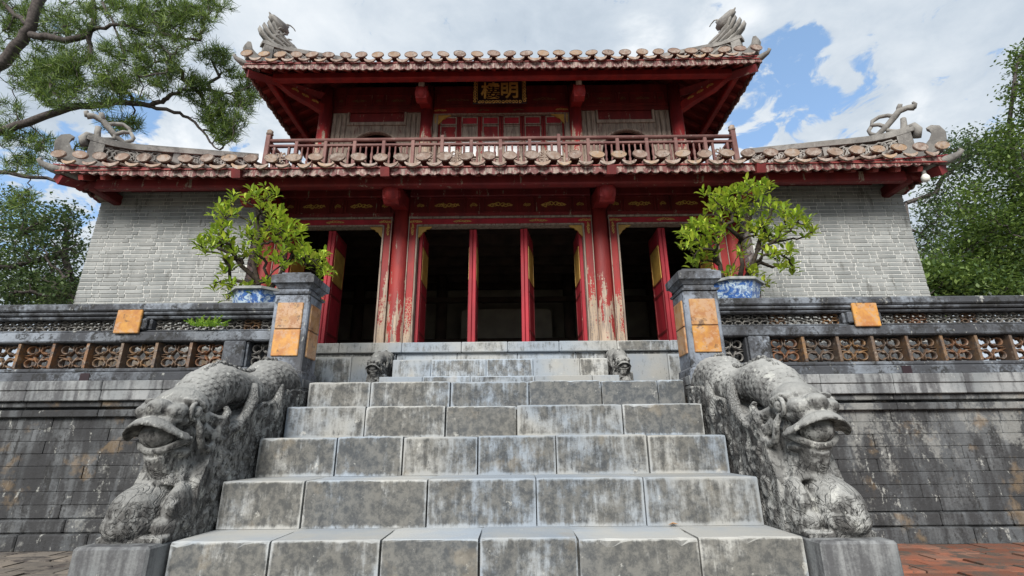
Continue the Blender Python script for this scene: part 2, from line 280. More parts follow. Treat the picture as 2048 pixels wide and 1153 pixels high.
# ------------------------------------------------------------------ mesh helpers
class MB:
    def __init__(s): s.v = []; s.f = []
    def add(s, vs, fs):
        o = len(s.v); s.v += [tuple(p) for p in vs]; s.f += [tuple(i+o for i in f) for f in fs]; return s
    def box(s, x0, x1, y0, y1, z0, z1, c=0.):
        if c <= 0:
            return s.add([(x, y, z) for z in (z0, z1) for y in (y0, y1) for x in (x0, x1)],
                         [(0, 2, 3, 1), (4, 5, 7, 6), (0, 1, 5, 4), (2, 6, 7, 3), (0, 4, 6, 2), (1, 3, 7, 5)])
        c = min(c, .45*min(x1-x0, y1-y0, z1-z0)); V = []; idx = {}
        for a, (X, sx) in enumerate(((x0, 1), (x1, -1))):
            for b, (Y, sy) in enumerate(((y0, 1), (y1, -1))):
                for d, (Z, sz) in enumerate(((z0, 1), (z1, -1))):
                    for ax, p in enumerate(((X, Y+sy*c, Z+sz*c), (X+sx*c, Y, Z+sz*c), (X+sx*c, Y+sy*c, Z))):
                        idx[a, b, d, ax] = len(V); V.append(p)
        F = []
        for k in (0, 1):
            F.append([idx[k, 0, 0, 0], idx[k, 0, 1, 0], idx[k, 1, 1, 0], idx[k, 1, 0, 0]][::1 if k == 0 else -1])
            F.append([idx[0, k, 0, 1], idx[1, k, 0, 1], idx[1, k, 1, 1], idx[0, k, 1, 1]][::1 if k == 0 else -1])
            F.append([idx[0, 0, k, 2], idx[0, 1, k, 2], idx[1, 1, k, 2], idx[1, 0, k, 2]][::1 if k == 0 else -1])
        for b in (0, 1):
            for d in (0, 1):
                F.append([idx[0, b, d, 1], idx[1, b, d, 1], idx[1, b, d, 2], idx[0, b, d, 2]][::1 if b != d else -1])
                F.append([idx[b, 0, d, 0], idx[b, 1, d, 0], idx[b, 1, d, 2], idx[b, 0, d, 2]][::1 if b == d else -1])
                F.append([idx[b, d, 0, 0], idx[b, d, 1, 0], idx[b, d, 1, 1], idx[b, d, 0, 1]][::1 if b != d else -1])
        for a in (0, 1):
            for b in (0, 1):
                for d in (0, 1): F.append([idx[a, b, d, 0], idx[a, b, d, 1], idx[a, b, d, 2]][::1 if (a+b+d) % 2 == 0 else -1])
        return s.add(V, F)
    def tube(s, pts, rad, n=8, squash=None, caps=True):
        pts = [Vector(p) for p in pts]; k = len(pts); V = []; F = []
        rr = rad if isinstance(rad, (list, tuple)) else [rad]*k
        up = Vector((.13, .27, 1)).normalized(); prev = None
        for i, p in enumerate(pts):
            t = (pts[min(i+1, k-1)]-pts[max(i-1, 0)]).normalized()
            a = (up if prev is None else prev); a = a-t*a.dot(t)
            if a.length < 1e-4: a = Vector((1, 0, 0))-t*t.x
            a.normalize(); prev = a; b = t.cross(a)
            for j in range(n):
                q = 2*pi*j/n; d = a*cos(q)+b*sin(q)
                if squash: d = Vector((d.x*squash[0], d.y*squash[1], d.z*squash[2]))
                V.append(p+d*rr[i])
        for i in range(k-1):
            for j in range(n): F.append((i*n+j, i*n+(j+1) % n, (i+1)*n+(j+1) % n, (i+1)*n+j))
        if caps: F += [tuple(range(n))[::-1], tuple((k-1)*n+j for j in range(n))]
        return s.add(V, F)
    def lathe(s, prof, c=(0, 0, 0), n=16, rot=0., sx=1, sy=1):
        V = []; F = []
        for r, z in prof:
            for j in range(n): q = 2*pi*j/n+rot; V.append((c[0]+r*cos(q)*sx, c[1]+r*sin(q)*sy, c[2]+z))
        for i in range(len(prof)-1):
            for j in range(n): F.append((i*n+j, i*n+(j+1) % n, (i+1)*n+(j+1) % n, (i+1)*n+j))
        F += [tuple(range(n))[::-1], tuple((len(prof)-1)*n+j for j in range(n))]
        return s.add(V, F)
    def ell(s, c, r, n=14, k=9, M3=None):
        V = []; F = []
        for i in range(k+1):
            a = pi*i/k
            for j in range(n):
                q = 2*pi*j/n; d = Vector((r[0]*sin(a)*cos(q), r[1]*sin(a)*sin(q), -r[2]*cos(a)))
                if M3: d = M3 @ d
                V.append((c[0]+d.x, c[1]+d.y, c[2]+d.z))
        for i in range(k):
            for j in range(n): F.append((i*n+j, i*n+(j+1) % n, (i+1)*n+(j+1) % n, (i+1)*n+j))
        return s.add(V, F)
    def prism(s, poly, a, b, ax='y'):
        """2-D polygon extruded along an axis from a to b"""
        f = {'y': lambda p, t: (p[0], t, p[1]), 'x': lambda p, t: (t, p[0], p[1]), 'z': lambda p, t: (p[0], p[1], t)}[ax]
        n = len(poly); V = [f(p, a) for p in poly]+[f(p, b) for p in poly]
        return s.add(V, [tuple(range(n)), tuple(range(n, 2*n))[::-1]]+[(i, n+i, n+(i+1) % n, (i+1) % n) for i in range(n)])
    def mesh(s, name, smooth=False, fix=True):
        me = bpy.data.meshes.new(name); me.from_pydata(s.v, [], s.f)
        if fix:
            import bmesh
            b = bmesh.new(); b.from_mesh(me); bmesh.ops.recalc_face_normals(b, faces=b.faces); b.to_mesh(me); b.free()
        if smooth: me.polygons.foreach_set('use_smooth', [True]*len(me.polygons))
        me.update(); return me
def inst(name, me, mt=None, parent=None, loc=(0, 0, 0), rot=(0, 0, 0), sc=(1, 1, 1)):
    if mt and not me.materials: me.materials.append(M[mt])
    o = bpy.data.objects.new(name, me); COL.objects.link(o)
    o.location = loc; o.rotation_euler = rot; o.scale = sc
    if parent:
        o.parent = parent
        w = Vector(parent['_w']) if '_w' in parent else Vector((0, 0, 0))
        o.matrix_parent_inverse = Matrix.Translation(-w)
    return o
def obj(name, mb, mt, parent=None, smooth=False, fix=True): return inst(name, mb.mesh(name, smooth, fix), mt, parent)
BASES = []
def thing(name, label, cat, loc, group=None):
    o = bpy.data.objects.new(name, None); COL.objects.link(o); o.location = loc; o.empty_display_size = .2
    o['label'] = label; o['category'] = cat; o['_w'] = tuple(loc); BASES.append(o)
    if group: o['group'] = group
    return o
def tag(o, label, cat, group=None):
    o['label'] = label; o['category'] = cat
    if group: o['group'] = group
    return o
def kind(o, k): o['kind'] = k; return o
def bx(name, mt, parent, *a): return obj(name, MB().box(*a), mt, parent)
UNIT = {}
def unit_box(c=.03):
    """shared 1 m box, chamfered"""
    if c not in UNIT: UNIT[c] = {}
    return UNIT[c]
def ubox(name, mt, parent, x0, x1, y0, y1, z0, z1, rot=(0, 0, 0), c=.06):
    d = unit_box(c)
    if mt not in d: d[mt] = MB().box(-.5, .5, -.5, .5, -.5, .5, c).mesh('piece_'+mt); d[mt].materials.append(M[mt])
    return inst(name, d[mt], None, parent, ((x0+x1)/2, (y0+y1)/2, (z0+z1)/2), rot, (x1-x0, y1-y0, z1-z0))
R = random.uniform
def spiral(cx, cz, r, turns=1.4, a0=0., d=1, n=16, shrink=.25):
    out = []
    for i in range(n+1):
        t = i/n; q = a0+d*turns*2*pi*t; rr = r*(1-(1-shrink)*t); out.append((cx+rr*cos(q), cz+rr*sin(q)))
    return out

# ------------------------------------------------------------------ ground
gmb = MB().add([(-900, -300, 0), (900, -300, 0), (900, 1500, 0), (-900, 1500, 0)], [(0, 1, 2, 3)])
ground = kind(obj('ground', gmb, 'ground', fix=False), 'structure')
for sx in (-1, 1):
    mt = 'paver' if sx > 0 else 'paver2'
    for j in range(12):
        for i in range(9):
            x = 2.36+i*.36+(.18 if j % 2 else 0); y = 2.35+j*.185
            ubox('paving_brick', mt, ground, min(sx*x, sx*(x+.345)), max(sx*x, sx*(x+.345)), y, y+.172, -.03, .020+R(-.006, .006), (R(-.006, .006), R(-.006, .006), R(-.012, .012)), .02)

# ------------------------------------------------------------------ great stairs
Y0, RUN, Z0, RISE, HW = 3.05, .40, .354, .265, 1.78
stair = thing('stone_staircase', 'wide weathered grey stone staircase between the two large dragons', 'staircase', (0, 3.6, 0))
def rough_block(x0, x1, y0, y1, z0, z1):
    """stair block with a worn, chipped front arris"""
    N = max(8, int((x1-x0)/.045)); V = []; ch = 0.
    for i in range(N+1):
        e = .006 if i in (0, N) else 0.
        c = .006+R(0, .005)
        if R(0, 1) < .07: ch = R(.010, .028)
        c += ch; ch *= R(.2, .6)
        if i in (0, N): c += R(.004, .012)
        x = x0+(x1-x0)*i/N+(0 if i in (0, N) else R(-.008, .008)); w = R(-.0015, .0015)
        V += [(x, y0+e, z0), (x, y0+e+w, z1-c*R(.8, 1.3)), (x, y0+e+c*.35, z1-c*.35), (x, y0+e+c*R(.8, 1.4), z1-e*.5), (x, y1, z1-e*.5), (x, y1, z0)]
    F = [(i*6+j, i*6+(j+1) % 6, i*6+6+(j+1) % 6, i*6+6+j) for i in range(N) for j in range(6)]+[tuple(range(6)), tuple(N*6+j for j in range(6))]
    return MB().add(V, F)
ZS = {-1: .08, 0: .336, 1: .628, 2: .908, 3: 1.162, 4: 1.414}
cuts = {-1: [.2, .4, .6, .8], 0: [.16, .335, .49, .645, .835], 1: [.155, .385, .587, .787], 2: [.168, .31, .47, .635, .83], 3: [.19, .383, .553, .806], 4: [.165, .378, .587, .78, .93]}
for n in range(-1, 5):
    z1 = ZS[n]; z0 = ZS[n-1]-.05 if n > -1 else -.05; ya = Y0+RUN*n; yb = ya+RUN+.12
    e = [0]+cuts[n]+[1]; hw = HW-.004 if n > 0 else HW+.02
    for i in range(len(e)-1):
        a = -hw+2*hw*e[i]; b = -hw+2*hw*e[i+1]; dz = R(-.006, .006); dy = R(-.008, .008)
        gp = .003+R(0, .006)
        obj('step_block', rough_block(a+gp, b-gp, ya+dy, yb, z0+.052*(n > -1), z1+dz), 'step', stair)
core = MB().prism([(2.75, -.02)]+[p for n in range(-1, 5) for p in ((Y0+RUN*n+.06, ZS[n-1]+.005 if n > -1 else 0), (Y0+RUN*n+.06, ZS[n]-.03))]+[(4.76, 1.33), (4.76, -.02)], -1.7, 1.7, 'x')
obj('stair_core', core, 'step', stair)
TZ = Z0+RISE*4       # terrace level 1.414
tf = MB().box(-9, 9, 4.78, 20, TZ-.25, TZ-.012)
tfloor = kind(obj('terrace_floor', tf, 'terrace'), 'structure')
for j in range(4):
    for i in range(12):
        x = -2.52+i*.42; y = 4.775+j*.41+.001
        ubox('floor_slab', 'terrace', tfloor, x+.004, x+.416, y+.004, y+.406, TZ-.1, TZ+R(-.004, .002), (0, 0, 0), .02)

# ------------------------------------------------------------------ terrace retaining walls and balustrades
lat = MB()
def c_tube(mb, pts2, r, y=0., n=6): mb.tube([(p[0], y, p[1]) for p in pts2], r, n, caps=True)
for sx in (-1, 1):
    for sz in (-1, 1):
        a0 = math.atan2(-sz, -sx)
        pts = [(sx*.26+.155*cos(a0+sx*sz*t), sz*.26+.155*sin(a0+sx*sz*t)) for t in [(-.2+i*5.2/11) for i in range(12)]]
        c_tube(lat, pts, .038, 0, 5)
        c_tube(lat, [(sx*.05, sz*.17), (sx*.16, sz*.10), (sx*.30, sz*.06), (sx*.47, sz*.03)], .034, .004, 5)
        c_tube(lat, [(sx*.03, sz*.47), (sx*.06, sz*.34), (sx*.02, sz*.24), (sx*.16, sz*.02)], .034, .004, 5)
lat_me = lat.mesh('lattice_pattern', True); lat_me.materials.append(M['lattice'])
latg_me = lat_me.copy(); latg_me.materials.clear(); latg_me.materials.append(M['latticegrey'])
names = {-1: 'left', 1: 'right'}
YF = 4.70
for sx in (-1, 1):
    def mx(a, b): return (min(sx*a, sx*b), max(sx*a, sx*b))
    side = names[sx]
    wall = thing('terrace_wall', 'blackened stone retaining wall left of the staircase with tan patches' if sx < 0 else 'blackened stone retaining wall right of the staircase above red paving', 'wall', (sx*4.5, 4.7, 0))
    x0, x1 = mx(1.70, 8.6)
    obj('wall_core', MB().box(x0, x1, YF+.008, YF+.4, -.05, 1.118), 'terrace', wall)
    z = .255; row = 0; ch = .1085
    while z < 1.11:
        x = 1.9+(-.16 if row % 2 else 0)
        while x < 5.9:
            L = .34+R(-.03, .03)
            a, b = mx(x+.0015, x+L-.0015); p = R(-.006, .006)+.0007*row
            ubox('stone_block', 'terrace', wall, a, b, YF-.012+p, YF+.07, z+.0012, z+ch-.0012, (0, 0, 0), .035)
            x += L
        z += ch; row += 1
    for (za, zb, pr, mt, L0) in ((.0, .135, .10, 'terrace', .55), (.14, .25, .055, 'terrace', .62)):
        x = 1.9
        while x < 6.5:
            L = L0+R(-.06, .06); a, b = mx(x+.003, x+L-.003)
            obj('base_block', MB().box(a, b, YF-pr-R(0, .006), YF+.06, za, zb+R(-.004, .004), .012), mt, wall); x += L
    x = 1.82
    while x < 7.5:
        L = .62+R(-.1, .1); a, b = mx(x+.0015, x+L-.0015); d = R(-.003, .003)
        obj('cornice_block', MB().box(a, b, YF-.085+d, YF+.3, 1.365, 1.452, .006), 'slab', wall)
        obj('cornice_block', MB().box(a, b, YF-.075+d, YF+.3, 1.268+d*.5, 1.362, .006), 'slab', wall)
        obj('cornice_block', MB().box(a, b, YF-.035+d, YF+.3, 1.212, 1.265, .006), 'terrace', wall)
        obj('cornice_block', MB().box(a, b, YF-.055+d, YF+.3, 1.122, 1.185, .006), 'terrace', wall)
        obj('cornice_block', MB().box(a, b, YF+.03, YF+.3, 1.186, 1.211), 'terrace', wall)
        x += L
    # balustrade
    bal = thing('balustrade', '%s balustrade of blackened plaster with openwork lattice and one orange tile' % side, 'balustrade', (sx*4.5, 4.8, 1.45))
    def bar(nm, a, b, z0, z1, yo=0., c=.012, mt='plaster', th=.24):
        p, q = mx(a, b); return obj(nm, MB().box(p, q, YF+.02+yo, YF+.02+th-yo, z0, z1, c), mt, bal)
    bar('bottom_rail', 2.16, 8, 1.454, 1.545, -.015); bar('bottom_rail', 2.16, 8, 1.546, 1.585, .012)
    bar('middle_rail', 2.16, 8, 1.845, 1.945, 0); bar('middle_rail', 2.16, 8, 1.946, 1.968, .03)
    bar('coping', 2.16, 8, 2.155, 2.232, -.03, .014); bar('coping', 2.16, 8, 2.118, 2.154, -.008); bar('coping', 2.16, 8, 2.085, 2.117, .022)
    po = 3.68
    for k in range(3):
        c = po+k*2.4
        if c > 7.9: break
        bar('post', c-.165, c+.165, 1.9685, 2.0845, -.003)
        a, b = mx(c-.125, c+.125)
        obj('orange_tile', MB().box(a, b, YF-.012, YF+.016, 1.925, 2.165, .006), 'orange', bal)
    segs = [(2.2, po-.165)]+[(po+.165+k*2.4, po-.165+(k+1)*2.4) for k in range(2)]
    for (a, b) in segs:
        n = round((b-a-.06)/.172); w = (b-a-.06)/n
        for i in range(n):
            c = a+.03+(i+.5)*w; inst('lattice_tile', latg_me if R(0, 1) < .7 else lat_me, None, bal, (sx*c, YF+.13, 2.028), (0, 0, 0), (w*1.02, .7, .125))
        for e in (a+.002, b-.032): bar('opening_frame', e, e+.03, 1.969, 2.084, .03)
    # lower openings
    bar('post', 2.20, 2.225, 1.5855, 1.8445, .01); bar('post', 2.485, 2.70, 1.5855, 1.8445, -.004)
    bar('opening_frame', 2.226, 2.245, 1.586, 1.844, .025); bar('opening_frame', 2.465, 2.484, 1.586, 1.844, .025)
    inst('lattice_tile', latg_me, None, bal, (sx*2.355, YF+.13, 1.715), (0, 0, 0), (.225, .7, .25))
    x = 2.715; i = 0
    while x < 7.4:
        inst('lattice_tile', lat_me, None, bal, (sx*(x+.155), YF+.12, 1.715), (0, 0, 0), (.30, .75, .255))
        ubox('lattice_frame', 'lattice', bal, *mx(x+.306, x+.336), YF+.045, YF+.2, 1.586, 1.844, (0, 0, 0), .04)
        x += .342; i += 1
    hx = 3.95 if sx > 0 else 3.98
    a, b = mx(hx-.045, hx+.045); obj('drain_slot', MB().box(a, b, YF-.0, YF+.05, 1.462, 1.535), 'black', bal)
    # pillar
    pil = thing('gate_pillar', '%s square plaster pillar with orange tiles and stepped cap at the stair head' % side, 'pillar', (sx*1.99, 4.8, 1.45))
    a, b = mx(1.85, 2.195)
    obj('shaft', MB().box(a, b, 4.60, 4.93, 1.40, 2.285, .012), 'pillar', pil)
    obj('base', MB().box(a-.02, b+.02, 4.58, 4.95, 1.36, 1.53, .02), 'pillar', pil)
    cp = MB()
    cxm = sx*2.022; cym = 4.765; yk = 1.0
    for (h0, h1, z0, z1) in ((.18, .19, 2.286, 2.305), (.15, .15, 2.305, 2.35), (.16, .195, 2.351, 2.395), (.21, .215, 2.395, 2.47), (.215, .165, 2.47, 2.50), (.15, .145, 2.50, 2.52)):
        cp.add([(cxm-h0, cym-h0*yk, z0), (cxm+h0, cym-h0*yk, z0), (cxm+h0, cym+h0*yk, z0), (cxm-h0, cym+h0*yk, z0), (cxm-h1, cym-h1*yk, z1), (cxm+h1, cym-h1*yk, z1), (cxm+h1, cym+h1*yk, z1), (cxm-h1, cym+h1*yk, z1)],
               [(3, 2, 1, 0), (4, 5, 6, 7), (0, 1, 5, 4), (1, 2, 6, 5), (2, 3, 7, 6), (3, 0, 4, 7)])
    obj('cap', cp, 'pillar', pil, fix=False)
    for (z0, z1) in ((1.665, 1.925), (1.932, 2.195)):
        obj('orange_tile', MB().box(sx*2.025-.128, sx*2.025+.128, 4.585, 4.62, z0, z1, .006), 'tan' if z0 > 1.8 else 'orange', pil)
        xi = sx*1.85; p, q = (xi-.014, xi+.01) if sx > 0 else (xi-.01, xi+.014)
        obj('orange_tile', MB().box(p, q, 4.65, 4.88, z0, z1, .006), 'tan', pil)

# fern in the left upper lattice
fern = MB()
for k in range(26):
    c = Vector((-2.86+R(-.16, .16), 4.70+R(-.03, .03), 1.985)); d = Vector((R(-.12, .12), R(-.07, -.0), R(.02, .08)))
    for t in range(6):
        p = c+d*(t/5); w = .035*(1-t/7)
        for s in (-1, 1): fern.add([p, p+Vector((s*w, -.01, .012)), p+d*.18+Vector((s*w*.4, 0, .01))], [(0, 1, 2)])
tag(obj('fern_tuft', fern, 'fern', fix=False), 'small bright green fern growing in the left balustrade lattice', 'fern')

# ------------------------------------------------------------------ upper steps and plinth
up = thing('small_stone_steps', 'three clean grey stone steps leading up to the doors', 'steps', (0, 6, TZ))
def row(nm, par, xa, xb, ya, yb, z0, z1, pitch, mt='step', c=.008):
    x = xa
    while x < xb-.05:
        L = min(pitch+R(-.12, .12), xb-x)
        if xb-x-L < .2: L = xb-x
        obj(nm, MB().box(x+.0025, x+L-.0025, ya+R(-.003, .003), yb, z0, z1+R(-.002, .002), c), mt, par); x += L
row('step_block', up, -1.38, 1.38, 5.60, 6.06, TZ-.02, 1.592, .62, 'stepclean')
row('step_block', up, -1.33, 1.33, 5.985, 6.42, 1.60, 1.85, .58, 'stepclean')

# ------------------------------------------------------------------ the pavilion
PAV = thing('pavilion', 'two-storey red wooden pavilion with grey brick walls and curved tile roofs', 'building', (0, 9.5, TZ))
PZ = 2.145
pl = obj('plinth', MB().box(-6.2, 6.2, 6.46, 17, TZ-.1, PZ-.012), 'terrace', PAV)
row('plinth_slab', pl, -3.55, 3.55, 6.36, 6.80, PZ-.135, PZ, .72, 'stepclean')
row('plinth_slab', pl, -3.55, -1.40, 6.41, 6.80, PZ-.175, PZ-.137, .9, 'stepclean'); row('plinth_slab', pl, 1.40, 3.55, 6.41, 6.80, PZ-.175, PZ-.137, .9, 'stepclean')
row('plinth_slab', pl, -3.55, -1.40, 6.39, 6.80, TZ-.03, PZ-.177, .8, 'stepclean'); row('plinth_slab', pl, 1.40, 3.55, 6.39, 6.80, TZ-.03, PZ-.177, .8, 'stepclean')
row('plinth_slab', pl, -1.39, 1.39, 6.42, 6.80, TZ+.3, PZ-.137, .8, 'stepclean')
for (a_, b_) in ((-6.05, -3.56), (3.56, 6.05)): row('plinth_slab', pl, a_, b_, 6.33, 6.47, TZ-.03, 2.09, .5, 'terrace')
# brick walls
BY = 6.40
nb = {-1: 0, 1: 0}
for sx in (-1, 1):
    xa, xb = (3.58, 5.90)
    wm = MB()
    def mx(a, b): return (min(sx*a, sx*b), max(sx*a, sx*b))
    a, b = mx(xa+.006, xb-.006); wm.box(a, b, BY+.006, BY+.45, TZ-.02, 4.30)
    a, b = mx(xa+.006, xb-.20); wm.box(a, b, BY+.0061, BY+.4499, 4.299, 4.505)
    a, b = mx(xb-.46, xb-.0061); wm.box(a, b, BY+.4, 16.5, TZ-.02, 4.29)
    w = obj('brick_wall', wm, 'mortar', PAV)
    rest = MB(); ch = .0592; zz = 2.105; r_ = 0
    while zz+ch < 4.51:
        lim = xb if zz+ch < 4.31 else xb-.195
        x = xa; k = r_ % 2; off = [.0, .13, .25, .06][r_ % 4]
        x -= off; 
        while x < lim:
            L = (.252 if k % 2 == 0 else .098)+R(-.009, .009)
            p0, p1 = max(x+.0045, xa), min(x+L-.0045, lim)
            if p1-p0 > .03:
                a, b = mx(p0, p1); pr = R(-.0025, .0025)
                args = (a, b, BY-.002+pr, BY+.05, zz+.005, zz+ch-.005)
                if k % 2 == 0 and nb[sx] < 150 and zz > 2.6 and p1-p0 > .2 and p0 > 3.7:
                    ubox('brick', 'brick', w, *args); nb[sx] += 1
                else: rest.box(*args, .003)
            x += L+.001; k += 1
        # inner and outer returns
        y = BY+.05+(.11 if r_ % 2 else 0)
        while y < 6.95:
            L = .30 if (r_ % 2 == 0) else .16
            a, b = mx(xa, xa+.06); rest.box(a, b, y+.005, y+L-.005, zz+.006, zz+ch-.006, .003); y += L
        y = BY+.05+(.11 if r_ % 2 else 0)
        if zz < 4.25:
            while y < 12:
                L = .32; a, b = mx(xb-.06, xb); rest.box(a, b, y+.005, y+L-.005, zz+.006, zz+ch-.006, .003); y += L
        zz += ch; r_ += 1
    mt2 = M['brick'].copy(); mt2.name = 'grey_brick_joined'; g = G(mt2.node_tree)
    oi = [n for n in mt2.node_tree.nodes if n.type == 'OBJECT_INFO'][0]
    for l in list(oi.outputs['Random'].links): mt2.node_tree.links.new(g.island(), l.to_socket)
    M['brick_joined'] = mt2
    kind(obj('further_bricks', rest, 'brick_joined', w), 'stuff')
    for k in range(3):      # timber bearer ends at the stepped wall corner
        pass
# ground floor columns, jambs, lintels
COLX = (-3.5, -1.52, 1.49, 3.47)
for x in COLX:
    obj('column', MB().lathe([(.15, 0), (.155, .05), (.13, .07), (.128, 1.2), (.122, 2.5)], (x, 6.75, PZ), 20), 'redcol', PAV, True)
    # bracket arm under the eave with rounded nose
    prof = [(6.75, 4.46), (6.2, 4.36), (6.06, 4.36), (5.99, 4.30), (5.97, 4.20), (6.0, 4.10), (6.07, 4.05), (6.16, 4.06), (6.22, 4.12), (6.30, 4.17), (6.75, 4.26)]
    br = obj('eave_bracket', MB().prism(prof, x-.105, x+.105, 'x'), 'red', PAV)
    obj('bracket_nose', MB().ell((x, 6.06, 4.20), (.135, .125, .135), 18, 12), 'red', br)
    obj('bracket_post', MB().box(x-.05, x+.05, 5.93, 6.02, 4.28, 4.5, .01), 'red', br)
    obj('rafter_arm', MB().prism([(5.62, 4.36), (7.9, 5.35), (7.9, 5.17), (5.66, 4.24)], x-.06, x+.06, 'x'), 'reddark', br)
bays = [(-3.5, -1.52), (-1.52, 1.49), (1.49, 3.47)]
def ornament(w, h, seed):
    random.seed(seed); mb = MB()
    for s in (-1, 1):
        for (c, r, a) in ((.18, .3, 0), (.42, .26, 2), (.62, .2, 4), (.82, .12, 1)):
            pts = spiral(s*c*w/2, h*R(-.12, .12), r*h, 1.1, a if s > 0 else pi-a, s, 9, .35); mb.tube([(p[0], 0, p[1]) for p in pts], h*.055, 4)
        mb.tube([(s*.05*w, 0, -.1*h), (s*.3*w, 0, .2*h), (s*.48*w, 0, -.05*h)], h*.045, 4)
    return mb
ORN = [ornament(.34, .13, i).mesh('scroll_ornament') for i in range(3)]
random.seed(11)
for bi, (a, b) in enumerate(bays):
    fr = obj('door_frame', MB().box(a+.132, b-.132, 6.665, 6.80, 4.008, 4.105, .008), 'reddoor', PAV)
    obj('frame_strip', MB().box(a+.122, b-.122, 6.645, 6.80, 4.106, 4.135, .006), 'wood', fr)
    obj('frame_strip', MB().box(a+.255, b-.255, 6.65, 6.80, 3.985, 4.007, .005), 'wood', fr)
    for s, xx in ((1, a+.127), (-1, b-.127)):
        p, q = sorted((xx, xx+s*.115)); obj('jamb', MB().box(p, q, 6.668, 6.80, PZ, 4.007, .008), 'redjamb', fr)
        p, q = sorted((xx+s*.1155, xx+s*.14)); obj('jamb_edge', MB().box(p, q, 6.652, 6.79, PZ, 4.004, .006), 'wood', fr)
        p, q = sorted((xx-s*.001, xx+s*.012)); obj('jamb_edge', MB().box(p, q, 6.65, 6.66, PZ, 4.1, .003), 'wood', fr)
        cb = MB(); e = xx+s*.141
        cb.prism([(e, 3.984), (e+s*.20, 3.984), (e+s*.17, 3.955), (e+s*.12, 3.945), (e+s*.11, 3.92), (e+s*.07, 3.90), (e+s*.05, 3.86), (e+s*.02, 3.83), (e, 3.80)], 6.69, 6.72)
        cbr = obj('corner_bracket', cb, 'gilt', fr)
        o2 = inst('carving', ORN[0], 'gold', fr, (xx+s*.10, 6.660, 4.055), (0, 0, 0), (.62, .3, .6))
        inst('carving', ORN[1], None, fr, (xx+s*.058, 6.662, 3.93), (0, pi/2, 0), (.6, .3, .62))
    W_ = b-a
    for t in ((.5,) if W_ < 2.2 else (.31, .69)):
        inst('carving', ORN[int(t*10) % 3], 'gold', fr, (a+W_*t, 6.660, 4.055), (0, 0, 0), (.85, .3, .55))
    # frieze of sunk panels
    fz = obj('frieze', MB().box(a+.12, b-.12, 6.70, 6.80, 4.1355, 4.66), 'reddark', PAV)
    obj('frieze_rail', MB().box(a+.121, b-.121, 6.66, 6.70, 4.14, 4.205, .006), 'redbeam', fz)
    obj('frieze_rail', MB().box(a+.121, b-.121, 6.64, 6.70, 4.475, 4.655, .008), 'redbeam', fz)
    lay = [.12, .3, .12, .3, .12] if W_ < 2.2 else [.1, .24, .1, .24, .1, .24, .1]
    tot = sum(lay); x = a+.16; av = W_-.32
    for i, l in enumerate(lay):
        w = av*l/tot
        mb = MB(); p, q = x+.02, x+w-.02
        for (c, d, e, f) in ((p, q, 4.215, 4.228), (p, q, 4.452, 4.465), (p, p+.013, 4.2285, 4.4515), (q-.013, q, 4.2285, 4.4515)): mb.box(c, d, 6.68, 6.699, e, f)
        obj('panel_frame', mb, 'redbeam', fz)
        inst('panel_carving', ORN[i % 3], 'oldgold' if i % 2 == 0 else 'gold', fz, ((p+q)/2, 6.694, 4.34), (0, 0, 0), ((q-p)/.34*(.75 if i % 2 else .6), .25, 1.05 if i % 2 else .8))
        x += w
ORNO = [m_.copy() for m_ in ORN]
for m_ in ORNO: m_.materials.clear(); m_.materials.append(M['oldgold'])
# open door leaves
def leaf(x, y, ang, seed, n=1):
    lf = None
    for k in range(n):
        mb = MB(); t0 = k*.056
        o = obj('door_leaf', mb.box(t0, t0+.05, 0, .55, 0, 1.80, .006), 'reddoor', PAV)
        o.location = (x, y, PZ+.02); o.rotation_euler = (0, 0, ang); lf = o
        for s, xx in ((-1, t0-.002), (1, t0+.05)):
            for (z0, z1, mt) in ((.04, .20, 'reddoor'), (.24, .78, 'reddoor'), (.82, .98, 'reddoor'), (1.02, 1.52, 'gilt'), (1.56, 1.74, 'reddoor')):
                pm = MB().box(xx, xx+.003, .07, .48, z0, z1); fm = MB()
                for (a, b, c, d) in ((.055, .07, z0-.01, z1+.01), (.48, .495, z0-.01, z1+.01), (.0701, .4799, z0-.015, z0), (.0701, .4799, z1, z1+.015)): fm.box(xx-.006, xx+.009, a, b, c, d)
                for mbb, mm, nm in ((pm, mt, 'door_panel'), (fm, 'gilt' if mt == 'gilt' else 'redbeam', 'panel_moulding')):
                    c = inst(nm, mbb.mesh(nm), mm, None); c.parent = o
    return lf
leaf(-2.63, 6.76, .02, 1, 2); leaf(-1.245, 6.76, .0, 2); leaf(-.485, 6.76, .02, 3, 2); leaf(.285, 6.76, -.20, 4, 2)
leaf(1.17, 6.76, .03, 5); leaf(2.375, 6.76, .0, 6, 2); leaf(-3.22, 6.76, 0, 7); leaf(3.16, 6.76, 0, 8)
# interior
ins = obj('interior_shell', MB().box(-5.4, 5.4, 12.4, 12.5, 1.9, 5.2).box(-5.5, -5.4, 6.9, 12.5, 1.9, 5.2).box(5.4, 5.5, 6.9, 12.5, 1.9, 5.2), 'inwall', PAV)
obj('ceiling', MB().box(-5.5, 5.5, 6.9, 12.5, 4.9, 5.0), 'interior', PAV)
for i in range(9): ubox('ceiling_joist', 'interior', PAV, -5.4, 5.4, 7.3+i*.6, 7.42+i*.6, 4.72, 4.899)
for x in (-1.55, 1.5, -3.55, 3.5):
    for y in (8.2, 11.2): obj('inner_column', MB().lathe([(.14, 0), (.13, 2.7)], (x, y, PZ-.01), 14), 'interior', PAV, True)
for z in (3.05, 4.05): ubox('tie_beam', 'interior', PAV, -5.4, 5.4, 11.0, 11.15, z, z+.12)
for i in range(7): ubox('altar_slat', 'interior', PAV, -1.2+i*.35, -.88+i*.35, 11.3, 11.36, 2.15, 3.0)
ubox('altar_screen', 'inwall', PAV, -1.1, 1.1, 11.5, 11.56, 3.2, 4.0)
